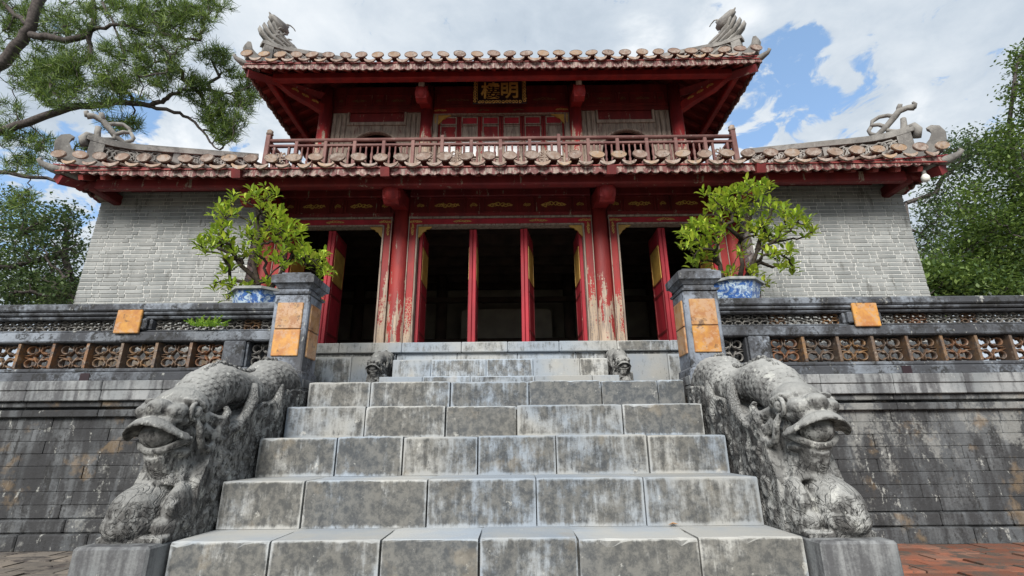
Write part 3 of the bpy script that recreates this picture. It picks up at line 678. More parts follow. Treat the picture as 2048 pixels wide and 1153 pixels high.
obj('altar_table', MB().box(-1.1, 1.1, 10.2, 10.9, 2.85, 2.95).box(-1.05, -.95, 10.25, 10.35, 2.14, 2.849).box(.95, 1.05, 10.25, 10.35, 2.14, 2.849).box(-1.05, -.95, 10.75, 10.85, 2.14, 2.849).box(.95, 1.05, 10.75, 10.85, 2.14, 2.849), 'interior', PAV)

# ------------------------------------------------------------------ roofs
def ellipse_disc():
    mb = MB(); n = 18
    prof = [(.0, -.02), (.93, -.02), (1, -.012), (1, .012), (.93, .02), (.86, .016), (.0, .014)]
    V = []; F = []
    for k, (r, y) in enumerate(prof[1:-1]):
        for j in range(n):
            q = 2*pi*j/n; V.append((r*.132*cos(q), -y, r*.088*sin(q)))
    K = len(prof)-2
    for k in range(K-1):
        for j in range(n): F.append((k*n+j, k*n+(j+1) % n, (k+1)*n+(j+1) % n, (k+1)*n+j))
    F += [tuple(range(n)), tuple((K-1)*n+j for j in range(n))]
    return mb.add(V, F)
DISC = ellipse_disc().mesh('round_tile')
DISC.materials.append(M['tile'])
# drip tile: crescent plate
top = [(-.115, .012), (-.06, -.012), (0, -.02), (.06, -.012), (.115, .012)]; bot = [(.122, -.008), (.085, -.048), (.04, -.066), (0, -.076), (-.04, -.066), (-.085, -.048), (-.122, -.008)]
DRIP = MB().prism(top+bot, -.014, .014).mesh('drip_tile'); DRIP.materials.append(M['tile'])
def tube_tile(L, slope):
    mb = MB(); V = []; F = []; n = 7
    for (y, r) in ((0, 1.), (L, 1.)):
        for j in range(n+1):
            q = pi*j/n; V.append((.085*cos(q), y, .075*sin(q)+y*slope))
    for j in range(n): F.append((j, j+1, n+1+j+1, n+1+j))
    mb.add(V, F); return mb.mesh('tube_tile', True)
def make_roof(nm, hx, yf, yb, zl, slope, inset, lift, ridge_h, zdisc, zdrip, zred, zfas, fin, ds):
    """hipped skirt: eave rectangle, tiles, fascia, rafters, hip ridges"""
    cx, cy = 0., (yf+yb)/2; hy = (yb-yf)/2
    def ring(e, z): return [(-hx+e, yf+e, z), (hx-e, yf+e, z), (hx-e, yb-e, z), (-hx+e, yb-e, z)]
    V = ring(.03, zl)+ring(inset, zl+slope*(inset-.03))+ring(.03, zl-.018)+ring(inset, zl-.05+slope*(inset-.03)-.05)
    F = []
    for i in range(4):
        j = (i+1) % 4; F += [(i, j, 4+j, 4+i), (8+i, 12+i, 12+j, 8+j), (i, 8+i, 8+j, j), (4+i, 4+j, 12+j, 12+i)]
    roof = obj(nm, MB().add(V, F), 'soffit', PAV)
    sides = [(0, hx, (0, yf), (1, 0), 0.), (1, hy, (hx, cy), (0, 1), pi/2), (3, hy, (-hx, cy), (0, -1), -pi/2)]
    TT = tube_tile(inset-.02, slope); TT.materials.append(M['tiletop']); TS = tube_tile(.7, slope); TS.materials.append(M['tiletop'])
    for (k, half, c, d, rz) in sides:
        n = int(2*half/.288); sp = 2*half/n
        # direction inward (normal)
        inw = Vector((-d[1], d[0], 0))
        rng = range(n) if k == 0 else (range(n) if nm == 'upper_roof' else (range(0, n*2//3) if k == 1 else range(n//3, n)))
        for i in rng:
            t = -half+(i+.5)*sp
            lf = lift*max(0, (abs(t)-(half-2.6))/2.6)**2
            P = Vector((c[0]+d[0]*t, c[1]+d[1]*t, 0))
            jit = R(-.012, .012)
            if k == 0:
                inst('round_tile', DISC, None, roof, (P.x+d[0]*jit-inw.x*.03, P.y+d[1]*jit-inw.y*.03, zdisc+lf+R(-.008, .008)), (R(-.06, .06)+.16, R(-.16, .16), rz+R(-.10, .10)), (ds*R(.93, 1.07), 1, ds*R(.9, 1.08)*(.86 if fin == 'scroll' else .74)))
            room = half-abs(t)
            if k == 0 and room > .25:
                L = min(inset-.02, room); me = TT if L > inset-.1 else TS
                if L > .7: inst('tube_tile', me, None, roof, (P.x, P.y, zdisc-.055+lf), (0, 0, rz), (ds, 1, ds*.9))
            elif k: 
                if room > .7: inst('tube_tile', TS, None, roof, (P.x, P.y, zdisc-.055+lf), (0, 0, rz), (ds, 1, ds*.9))
            t2 = t+sp/2
            if abs(t2) < half-.02:
                lf = lift*max(0, (abs(t2)-(half-2.6))/2.6)**2; P2 = Vector((c[0]+d[0]*t2, c[1]+d[1]*t2, 0))
                inst('drip_tile', DRIP, None, roof, (P2.x-inw.x*.012, P2.y-inw.y*.012, zdrip+lf+.02+R(-.008, .008)), (R(-.1, .1)-.12, R(-.12, .12), rz+R(-.05, .05)), (ds*R(1.0, 1.2), 1, ds*R(1.0, 1.35)))
        # red eave board and scalloped fascia
        def strip(o0, z0, z1, th, mtn, name, sc=0.):
            mb = MB(); N = int(2*half/.03); V = []; 
            for i in range(N+1):
                t = -half+o0+(2*half-2*o0)*i/N; lf = lift*max(0, (abs(t)-(half-2.6))/2.6)**2
                w = abs(sin(pi*(t/.135)))*sc+ (R(0, .35)*sc if sc else 0)
                for (off, z) in ((o0, z0-w), (o0, z1), (o0+th, z1), (o0+th, z0-w)):
                    V.append((c[0]+d[0]*t+inw.x*off, c[1]+d[1]*t+inw.y*off, z+lf))
            F = [(i*4+j, i*4+(j+1) % 4, i*4+4+(j+1) % 4, i*4+4+j) for i in range(N) for j in range(4)]
            return obj(name, mb.add(V, F), mtn, roof)
        strip(.035, zred, zl-.003, .03, 'redbeam', 'eave_board'); strip(.045, zfas+.028, zred+.001, .03, 'fascia', 'fascia_board', .034)
        # rafters
        nr = int(2*half/.30)
        for i in range(nr+1):
            t = -half+.1+(2*half-.2)*i/nr; L = min(inset-.12, half-abs(t)-.06)
            if L < .25: continue
            a = math.atan(slope); P = Vector((c[0]+d[0]*t, c[1]+d[1]*t, zl-.05-.045))+inw*(.10+L/2); P.z += slope*(.07+L/2)-.012
            rot = Matrix.Rotation(rz, 3, 'Z') @ Matrix.Rotation(a, 3, 'X')
            o = ubox('rafter', 'soffit', roof, P.x-.5, P.x+.5, P.y-.5, P.y+.5, P.z-.5, P.z+.5, rot.to_euler(), .02); o.scale = (.07, L/cos(a), .075)
    # hip ridges on the two front corners
    for sx in (-1, 1):
        c0 = Vector((sx*hx, yf, 0)); dd = Vector((-sx, 1, 0))/sqrt(2); nn = Vector((dd.y, -dd.x, 0))
        T1 = inset*sqrt(2)
        def P(s, z, off=0.): return c0+dd*s+nn*off+Vector((0, 0, z))
        def zr(s): return zl+slope*(s/sqrt(2))
        def crest(s): return zr(s)+ridge_h+(.26 if fin == 'scroll' else .2)*max(0, (.9-s)/.9)**2
        def sweep(s0, s1, lo, hi, hw, mtn, name, N=26):
            V = []
            for i in range(N+1):
                s = s0+(s1-s0)*i/N
                for (o_, z) in ((-hw, lo(s)), (-hw, hi(s)), (hw, hi(s)), (hw, lo(s))): V.append(P(s, z, o_))
            F = [(i*4+j, i*4+(j+1) % 4, i*4+4+(j+1) % 4, i*4+4+j) for i in range(N) for j in range(4)]+[(0, 1, 2, 3), tuple(N*4+j for j in (3, 2, 1, 0))]
            return obj(name, MB().add(V, F), mtn, roof)
        rg = sweep(.36, T1, lambda s: zr(s)-.05, lambda s: zr(s)+.10, .09, 'ridge', 'hip_ridge')
        sweep(.42, T1, lambda s: zr(s)+.099, lambda s: crest(s)-.10, .03, 'interior', 'ridge_core')
        sweep(.30, T1, lambda s: crest(s)-.105, lambda s: crest(s)-.035, .075, 'ridge', 'ridge_cap')
        sweep(.34, T1, lambda s: crest(s)-.034, lambda s: crest(s), .055, 'ridge', 'ridge_cap')
        sweep(.34, .50, lambda s: zr(s)+.09, lambda s: crest(s)-.10, .07, 'ridge', 'ridge_end')
        s = 1.3
        sweep(s, s+.09, lambda s: zr(s)+.09, lambda s: crest(s)-.10, .06, 'ridge', 'ridge_post')
        # openwork scrolls between the bands
        fr = MB(); s = .56
        while s < T1-.1:
            if not 1.25 < s < 1.42:
                z = zr(s)+.10+(crest(s)-.10-zr(s)-.10)*.5; hh = max(.05, (crest(s)-.10-zr(s)-.10)*.42)
                for q in (-1, 1):
                    pts = spiral(0, 0, hh, 1.2, R(0, 6), q, 8, .4)
                    fr.tube([P(s+q*.03+p[0], z+p[1], -sx*.045) for p in pts], .013, 4)
                    fr.tube([P(s+q*.03+p[0], z+p[1], sx*.045) for p in pts], .013, 4)
            s += .10
        obj('ridge_fretwork', fr, 'ridge', roof, fix=False)
        # corner horn
        hz = zl+lift+(.16 if fin == 'scroll' else .12)
        hp = [(-.04, -.10), (-.10, .02), (-.12, .15), (-.08, .26), (.0, .31), (.06, .29), (.03, .25), (.02, .19), (.06, .11), (.13, .04), (.24, -.01), (.40, -.03), (.40, -.10)]
        if fin == 'dragon': hp = [(-.02, -.05), (-.06, .06), (-.09, .18), (-.05, .29), (.0, .31), (.02, .27), (.05, .18), (.12, .13), (.24, .12), (.36, .14), (.36, -.05)]
        V = [P(p[0]+.12, hz+p[1], -.05) for p in hp]+[P(p[0]+.12, hz+p[1], .05) for p in hp]; n = len(hp)
        obj('corner_horn', MB().add(V, [tuple(range(n))[::-1], tuple(range(n, 2*n))]+[(i, (i+1) % n, n+(i+1) % n, n+i) for i in range(n)]), 'ridge', roof)
        obj('corner_tip', MB().tube([P(.35, zl+.03), P(.06, zl+.03), P(-.05, zl+.06), P(-.09, zl+.10), P(-.07, zl+.13)], [.07, .06, .04, .028, .018], 8), 'ridge', roof, True)
        # finial
        fm = MB(); zb = crest(.42)-.03
        FK = (1., 1., 1.) if fin == 'dragon' else (1., 1., .9)
        def ft(pts, r, off=0.): fm.tube([P(.36+p[0]*FK[0], zb+p[1]*FK[1], off+R(-.02, .02)) for p in pts], [q*FK[2] for q in r] if isinstance(r, list) else r*FK[2], 7)
        if fin == 'scroll':
            ft([(.62, -.12), (.46, -.02), (.34, .08), (.22, .16), (.10, .27), (.04, .33), (-.06, .34), (-.13, .31)], [.03, .035, .04, .045, .05, .05, .045, .055])
            ft([(.04, .33), (.02, .40), (.0, .43)], [.045, .04, .03]); ft([(.02, .20), (.03, .10), (.05, .0), (.12, -.06)], [.04, .045, .05, .05])
            ft([(.22, .16), (.30, .24), (.38, .27), (.36, .34), (.27, .37), (.17, .33), (.10, .27)], .033)
            ft([(.34, .08), (.42, .15), (.43, .20), (.38, .27)], .03); ft([(.05, .0), (.14, .04), (.22, .10), (.22, .16)], .032)
            ft([(-.12, .30), (-.15, .36), (-.13, .38)], [.04, .03, .02]); ft([(.46, -.02), (.50, .04), (.47, .08)], [.03, .028, .015])
            ft([(-.06, -.16), (-.10, -.05), (-.07, .03), (.02, .05)], [.06, .06, .05, .03]); ft([(.0, -.12), (.12, -.10), (.2, -.04), (.14, .0)], .03)
        else:
            def plate(poly, h0, h1):
                n = len(poly); V = [P(.34+p[0]*1.22, zb+p[1]*1.0, o_) for o_ in (h0, h1) for p in poly]
                fm.add(V, [tuple(range(n))[::-1], tuple(range(n, 2*n))]+[(i, (i+1) % n, n+(i+1) % n, n+i) for i in range(n)])
            for (s0, z0, s1, z1, hw_) in ((-.08, .17, .84, -.20, .06), (-.03, .30, .76, -.07, .055), (.03, .41, .66, .03, .05), (.08, .50, .54, .13, .045)):
                L_ = s1-s0; D_ = z1-z0
                lo_ = [(s0+.01, z0-.02)]+[(s0+L_*t, z0+D_*t**.62-.035+.012*sin(t*19)) for t in (.12, .28, .45, .62, .8)]+[(s1, z1)]
                up_ = [(s1-.03, z1+.04)]+[(s0+L_*t, z0+D_*t**.62+.045+.012*sin(t*23+1)) for t in (.8, .62, .45, .28, .12)]+[(s0+.02, z0+.045), (s0-.03, z0+.09)]
                plate(lo_+up_, -hw_, hw_)
                for t in (.2, .4, .6): ft([(s0+L_*t, z0+D_*t**.62+.04), (s0+L_*t+.03, z0+D_*t**.62+.10), (s0+L_*t+.09, z0+D_*t**.62+.11)], [.028, .02, .008], .03)
            plate([(.06, -.10), (.12, .0), (.10, .2), (.14, .45), (.24, .40), (.30, .1), (.42, -.12)], -.022, .022)
            plate([(.0, .64), (.04, .57), (.10, .52), (.14, .44), (.26, .42), (.32, .46), (.29, .54), (.31, .60), (.22, .63), (.14, .66), (.06, .68)], -.05, .05)
            ft([(.29, .58), (.32, .66), (.38, .69), (.45, .66), (.49, .62)], [.022, .016, .013, .011, .008]); ft([(.02, .66), (-.03, .71)], [.03, .012])
        obj('ridge_finial', fm, 'ridge', roof, True)
    return roof
LR = make_roof('lower_roof', 6.06, 5.65, 17.4, 4.40, .50, 1.75, .11, .46, 4.51, 4.405, 4.378, 4.285, 'scroll', .76)
UR = make_roof('upper_roof', 4.74, 7.05, 16.2, 7.435, .63, 3.8, .08, .48, 7.535, 7.435, 7.405, 7.285, 'dragon', .86)
obj('roof_crown', MB().box(-.95, .95, 10.7, 12.6, 9.6, 9.95), 'ridge', UR)
# purlins
obj('eave_purlin', MB().box(-5.6, 5.6, 5.90, 6.02, 4.245, 4.405, .02), 'redbeam', PAV)
obj('eave_purlin', MB().box(-5.5, 5.5, 6.30, 6.42, 4.45, 4.60, .02), 'reddark', PAV)
for sx in (-1, 1): obj('eave_purlin', MB().box(sx*5.66-.06, sx*5.66+.06, 5.95, 16, 4.24, 4.40, .02), 'reddark', PAV)
obj('eave_purlin', MB().box(-4.3, 4.3, 7.39, 7.53, 7.355, 7.50, .02), 'red', PAV)
for sx in (-1, 1): obj('eave_purlin', MB().box(sx*4.38-.06, sx*4.38+.06, 7.45, 15, 7.32, 7.46, .02), 'red', PAV)
# hip corner beams with carved gilt tongue
for sx in (-1, 1):
    for (xc, yc, zc, xe, ye, ze, r) in ((5.75, 6.5, 4.52, 5.98, 5.76, 4.33, .075), (3.53, 8.25, 7.62, 4.62, 7.17, 7.30, .075)):
        a = Vector((sx*xc, yc, zc)); b = Vector((sx*xe, ye, ze)); hb = MB().tube([a, b], r*1.25, 4); o = obj('hip_beam', hb, 'redbeam', PAV)
    a = Vector((sx*3.56, 8.17, 7.26)); b = Vector((sx*4.28, 7.52, 7.40))
    mb = MB(); d = (b-a); n_ = Vector((-d.y, d.x, 0)).normalized()*.06
    for t in (-1, 1): pass
    pr = [(0, .06), (.3, .08), (.7, .07), (1, .14), (1, -.02), (.7, -.10), (.3, -.10), (0, -.13)]
    V = [a+d*p[0]+Vector((0, 0, p[1]))+n_*s for s in (-1, 1) for p in pr]; n = len(pr)
    hb = obj('corner_arm', mb.add(V, [tuple(range(n))[::-1], tuple(range(n, 2*n))]+[(i, (i+1) % n, n+(i+1) % n, n+i) for i in range(n)]), 'red', PAV)
    for q in range(3):
        P_ = a+d*(.25+.2*q)+Vector((0, 0, .02)); inst('gilt_carving', ORN[q], None, hb, P_+n_*(1.06 if n_.y < 0 else -1.06), (0, 0, math.atan2(d.y, d.x)), (.42, .3, .8))
    # carved timber block at the stepped brick corner
    obj('corner_bearer', MB().box(min(sx*5.66, sx*5.95), max(sx*5.66, sx*5.95), 6.30, 6.9, 4.31, 4.44, .02), 'wood', PAV)
# ------------------------------------------------------------------ upper storey
UF = 5.30
obj('balcony_floor', MB().box(-4.28, 4.28, 7.28, 15.5, UF-.12, UF, .01), 'redbeam', PAV)
UCX = (-3.57, -1.53, 1.45, 3.47)
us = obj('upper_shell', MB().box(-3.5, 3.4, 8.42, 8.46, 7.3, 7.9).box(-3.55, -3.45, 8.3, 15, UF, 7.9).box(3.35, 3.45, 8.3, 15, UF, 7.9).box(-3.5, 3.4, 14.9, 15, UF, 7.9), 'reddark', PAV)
obj('upper_ceiling', MB().box(-3.5, 3.4, 8.4, 15, 7.91, 7.98), 'interior', PAV)
for x in UCX:
    obj('column', MB().lathe([(.14, 0), (.125, .06), (.12, 2.5)], (x, 8.2, UF), 18), 'redup', PAV, True)
    if abs(x) < 2:
        br = obj('eave_bracket', MB().prism([(8.2, 7.5), (7.72, 7.34), (7.60, 7.34), (7.54, 7.27), (7.53, 7.15), (7.57, 7.05), (7.66, 7.02), (7.75, 7.06), (7.86, 7.16), (8.2, 7.24)], x-.1, x+.1, 'x'), 'red', PAV)
        obj('bracket_nose', MB().ell((x, 7.62, 7.18), (.13, .125, .14), 18, 12), 'red', br)
        obj('bracket_post', MB().box(x-.05, x+.05, 7.52, 7.62, 7.28, 7.55, .01), 'wood', br)
ub = [(-3.57, -1.53), (-1.53, 1.45), (1.45, 3.47)]
for bi, (a, b) in enumerate(ub):
    a += .12; b -= .12
    fz = obj('upper_frieze', MB().box(a, b, 8.30, 8.41, 7.36, 7.92), 'reddark', PAV)
    obj('frieze_rail', MB().box(a, b, 8.26, 8.299, 7.37, 7.44, .005), 'reddark', fz)
    lay = [.1, .3, .13, .3, .1] if bi != 1 else [.3, .3, .3]
    x = a+.03; av = b-a-.06; tot = sum(lay)
    for i, l in enumerate(lay):
        w = av*l/tot; p, q = x+.02, x+w-.02; mb = MB()
        for (c, d, e, f) in ((p, q, 7.46, 7.475), (p, q, 7.70, 7.715), (p, p+.013, 7.4755, 7.6995), (q-.013, q, 7.4755, 7.6995)): mb.box(c, d, 8.28, 8.299, e, f)
        obj('panel_frame', mb, 'redbeam', fz); inst('panel_carving', ORNO[i % 3], None, fz, ((p+q)/2, 8.294, 7.575), (0, 0, 0), ((q-p)/.34*.6, .25, .9)); x += w
    if bi == 1:
        fr = obj('upper_door_frame', MB().box(a, b, 8.24, 8.34, 7.20, 7.358, .008), 'red', PAV)
        obj('frame_strip', MB().box(a, b, 8.225, 8.30, 7.175, 7.199, .004), 'wood', fr)
        for s, xx in ((1, a), (-1, b)):
            p, q = sorted((xx, xx+s*.10)); obj('jamb', MB().box(p, q, 8.235, 8.34, UF, 7.174, .006), 'wood', fr)
            e = xx+s*.101; obj('corner_bracket', MB().prism([(e, 7.174), (e+s*.26, 7.174), (e+s*.18, 7.14), (e+s*.14, 7.10), (e+s*.09, 7.08), (e+s*.06, 7.02), (e, 6.96)], 8.25, 8.28), 'gilt', fr)
            inst('carving', ORN[0], None, fr, (xx+s*.14, 8.238, 7.28), (0, 0, 0), (.8, .3, .7)); inst('carving', ORN[1], None, fr, (xx+s*.05, 8.232, 7.08), (0, pi/2, 0), (.7, .3, .6))
            inst('carving', ORNO[2], None, fr, ((a+b)/2+s*.35, 8.238, 7.28), (0, 0, 0), (.7, .3, .6))
        w = (b-a-.2)/6
        for i in range(6):
            p = a+.1+i*w; lf = obj('upper_door_leaf', MB().box(p+.004, p+w-.004, 8.30, 8.34, UF, 7.17, .004), 'redup', PAV)
            for (z0, z1, mt) in ((6.985, 7.13, 'reddoor'), (6.64, 6.92, 'wood' if i % 2 else 'redup'), (6.24, 6.57, 'pale'), (5.62, 6.16, 'wood'), (5.36, 5.56, 'redup')):
                obj('door_panel', MB().box(p+.07, p+w-.07, 8.288, 8.302, z0, z1), mt, lf)
                mb = MB()
                for (c, d, e, f) in ((p+.05, p+.068, z0-.02, z1+.02), (p+w-.068, p+w-.05, z0-.02, z1+.02), (p+.0685, p+w-.0685, z0-.02, z0-.002), (p+.0685, p+w-.0685, z1+.002, z1+.02)): mb.box(c, d, 8.272, 8.302, e, f)
                obj('panel_moulding', mb, 'wood', lf)
    else:
        wl = obj('window_wall', MB().box(a, b, 8.30, 8.36, UF, UF+.1), 'wood', PAV)
        for (p, q) in ((a, a+.30), (b-.30, b)): obj('side_panel', MB().box(p, q, 8.28, 8.36, UF+.101, 7.358), 'wood', wl)
        for k in range(3):
            for (e, s) in ((a, 1), (b, -1)):
                p, q = sorted((e+s*(.01+.10*k), e+s*(.085+.10*k))); obj('board', MB().box(p, q, 8.255, 8.279, UF, 7.25-.02*k, .006), 'wood', wl)
        obj('head_beam', MB().box(a+.001, b-.001, 8.25, 8.30, 7.27, 7.357, .006), 'reddark', wl)
        obj('head_panel', MB().box(a+.345, b-.345, 8.29, 8.33, 7.036, 7.26), 'redbeam', wl)
        obj('transom', MB().box(a+.301, b-.301, 8.24, 8.33, 6.955, 7.03, .006), 'wood', wl)
        for (p, q) in ((a+.301, a+.344), (b-.344, b-.301)): obj('stile', MB().box(p, q, 8.25, 8.33, 7.031, 7.268, .005), 'wood', wl)
        # round window with its board cut as an arch
        cxw = (a+b)/2; hw = (b-a)/2-.302; rw = hw*.86; zc = 6.27; n = 40; V = []; F = []
        outer = []
        for j in range(n):
            q = 2*pi*j/n; k = max(abs(cos(q)), abs(sin(q))); ox, oz = cos(q)/k*hw, sin(q)/k
            outer.append((cxw+ox, zc+(oz*.682 if oz > 0 else oz*.9)))
        for y in (8.27, 8.33):
            for j in range(n): V.append((outer[j][0], y, outer[j][1]))
            for j in range(n): q = 2*pi*j/n; V.append((cxw+rw*cos(q), y, zc+rw*sin(q)))
        for j in range(n):
            k = (j+1) % n; F += [(j, k, n+k, n+j), (2*n+j, 3*n+j, 3*n+k, 2*n+k), (n+j, n+k, 3*n+k, 3*n+j)]
        wd = obj('round_window', MB().add(V, F), 'wood', wl)
        obj('window_ring', MB().tube([(cxw+(rw+.03)*cos(2*pi*j/n), 8.262, zc+(rw+.03)*sin(2*pi*j/n)) for j in range(n+1)], .03, 6), 'wood', wl)
# balcony railing
rl = thing('balcony_railing', 'brown wooden railing with turned balusters along the upper balcony', 'railing', (0, 7.4, UF)); 
bpy.data.objects.remove(rl); rl = obj('balcony_railing', MB().box(-4.16, 4.10, 7.375, 7.435, 5.42, 5.47, .006), 'rail', PAV)
def rbar(nm, *a, mt='rail', c=.006): return obj(nm, MB().box(*a, c), mt, rl)
obj('top_rail', MB().tube([(-4.16, 7.405, 6.02), (4.10, 7.405, 6.02)], .036, 10), 'rail', rl, True)
rbar('middle_rail', -4.16, 4.10, 7.375, 7.435, 5.885, 5.93)
for sx in (-4.16, 4.10):
    obj('top_rail', MB().tube([(sx, 7.405, 6.02), (sx, 12, 6.02)], .036, 10), 'rail', rl, True); rbar('middle_rail', sx-.03, sx+.03, 7.436, 12, 5.885, 5.93); rbar('bottom_rail', sx-.03, sx+.03, 7.436, 12, 5.42, 5.47)
    rbar('end_post', sx-.042, sx+.042, 7.36, 7.45, UF, 6.13, mt='rail', c=.01); obj('post_finial', MB().lathe([(.05, 0), (.065, .03), (.05, .06), (.055, .09), (.02, .12)], (sx, 7.405, 6.131), 10), 'wood', rl, True)
bal_me = MB().lathe([(.016, 0), (.018, .05), (.024, .09), (.013, .12), (.024, .16), (.026, .20), (.014, .25), (.018, .29), (.016, .33)], (0, 0, 0), 8).mesh('baluster', True)
x = -4.16; i = 0; sp = 8.26/16
for i in range(17):
    x = -4.16+i*sp
    if 0 < i < 16:
        tall = i % 4 == 2
        rbar('post', x-.03, x+.03, 7.37, 7.44, UF+.001, 6.09 if i in (6, 10) else 5.99, mt='rail')
    if i < 16:
        if i % 4 in (1, 2) and 3 < i < 13 or i in (0, 15):
            c = x+sp/2
            for dx in (-.13, .13): rbar('panel_stile', c+dx-.02, c+dx+.02, 7.38, 7.43, 5.471, 5.884)
            fm = MB()
            for q in (-1, 1):
                for r_ in (-1, 1): fm.tube([(c+q*.055+p[0], 7.405, 5.64+r_*.08+p[1]) for p in spiral(0, 0, .05, 1.2, R(0, 6), q, 8, .4)], .013, 5)
            fm.tube([(c-.1, 7.405, 5.64), (c+.1, 7.405, 5.64)], .012, 5); fm.tube([(c, 7.405, 5.48), (c, 7.405, 5.79)], .012, 5)
            obj('fret_panel', fm, 'wood', rl, fix=False)
        else:
            for k in range(1, 5): inst('baluster', bal_me, 'rail', rl, (x+sp*k/5, 7.405, 5.471), (0, 0, 0), (1, 1, 1.25))
for sx in (-4.16, 4.10):
    for k in range(14): inst('baluster', bal_me, 'rail', rl, (sx, 7.6+k*.13, 5.471), (0, 0, 0), (1, 1, 1.25))

# ------------------------------------------------------------------ name plaque
pq = thing('name_plaque', 'black lacquer plaque with two gold characters hung under the upper eave', 'sign', (-.055, 7.95, 7.2))
tilt = radians(-9)
def ptilt(o): 
    return o
pb = obj('board', MB().box(-.555, .445, 7.93, 7.97, 7.20, 7.76, .006), 'black', pq)
fmb = MB()
for (a, b, c, d) in ((-.585, -.50, 7.17, 7.80), (.39, .475, 7.17, 7.80), (-.4995, .3895, 7.17, 7.245), (-.4995, .3895, 7.725, 7.80)): fmb.box(a, b, 7.90, 7.929, c, d, .006)
obj('frame', fmb, 'black', pq)
fo = MB(); random.seed(3)
def sq(p0, p1, n):
    for i in range(n):
        t = (i+.5)/n; c = Vector(p0).lerp(Vector(p1), t)
        fo.tube([(c.x+q[0], 7.894, c.y+q[1]) for q in spiral(0, 0, .034, 1.0, R(0, 6), (-1)**i, 7, .45)], .0085, 4)
sq((-.542, 7.19), (-.542, 7.79), 9); sq((.432, 7.19), (.432, 7.79), 9); sq((-.48, 7.207), (.37, 7.207), 13); sq((-.48, 7.763), (.37, 7.763), 13)
for (a, b, c, d) in ((-.5, -.492, 7.245, 7.725), (.382, .39, 7.245, 7.725)): fo.box(a, b, 7.893, 7.90, c, d)
obj('gold_scrollwork', fo, 'gold', pq, fix=False)
for ch, xc in (('樓', -.245), ('明', .135)):
    cu = bpy.data.curves.new('glyph', 'FONT'); cu.body = ch; cu.size = .40; cu.extrude = .008; cu.offset = .0075; cu.align_x = 'CENTER'; cu.align_y = 'CENTER'
    tmp = bpy.data.objects.new('glyph', cu); COL.objects.link(tmp); bpy.context.view_layer.update()
    me = bpy.data.meshes.new_from_object(tmp.evaluated_get(bpy.context.evaluated_depsgraph_get())); bpy.data.objects.remove(tmp)
    zs = [v.co.y for v in me.vertices]; xs = [v.co.x for v in me.vertices]
    cz = (max(zs)+min(zs))/2; cxx = (max(xs)+min(xs))/2
    for v in me.vertices: v.co.x -= cxx; v.co.y -= cz
    me.materials.clear()
    inst('character', me, 'gold', pq, (xc, 7.915, 7.485), (pi/2, 0, 0), (.95, 1, 1))
random.seed(21)
# bulb
bl = thing('light_bulb', 'white globe light bulb hanging under the right eave corner', 'lamp', (5.75, 5.80, 4.2))
bp_ = at(1851, 357, 5.80)
obj('globe', MB().lathe([(.012, -.055), (.035, -.045), (.05, -.015), (.048, .02), (.03, .05), (.022, .06)], bp_, 14), 'bulb', bl, True)
obj('socket', MB().lathe([(.022, .055), (.026, .06), (.026, .11), (.012, .12)], bp_, 12), 'latticegrey', bl, True)
obj('cord', MB().tube([bp_+Vector((0, 0, .115)), bp_+Vector((.005, .01, .22))], .006, 6), 'black', bl)

# ------------------------------------------------------------------ stone dragons
def remeshed(mb, name, vox, smooth_it=3):
    me = mb.mesh(name); o = bpy.data.objects.new(name, me); COL.objects.link(o)
    r = o.modifiers.new('r', 'REMESH'); r.mode = 'VOXEL'; r.voxel_size = vox; r.use_smooth_shade = True
    s = o.modifiers.new('s', 'SMOOTH'); s.factor = .5; s.iterations = smooth_it
    bpy.context.view_layer.update()
    out = bpy.data.meshes.new_from_object(o.evaluated_get(bpy.context.evaluated_depsgraph_get())); out.name = name
    bpy.data.objects.remove(o); bpy.data.meshes.remove(me); return out
CXD = 2.01
HP, HK, HS = Vector((CXD, 3.26, 1.05)), .90, Vector((0, .02, .0))
def hmap(p): return HP+(Vector(p)-HP)*HK+HS
BODY = [((CXD, 3.18, 1.03), .13), ((CXD+.01, 3.34, 1.11), .145), ((CXD+.02, 3.48, 1.20), .16), ((CXD+.03, 3.63, 1.265), .165), ((CXD+.03, 3.80, 1.25), .16), ((CXD+.02, 3.98, 1.25), .155), ((CXD, 4.14, 1.28), .165), ((CXD, 4.30, 1.38), .18), ((CXD, 4.46, 1.40), .18), ((CXD, 4.62, 1.33), .17)]
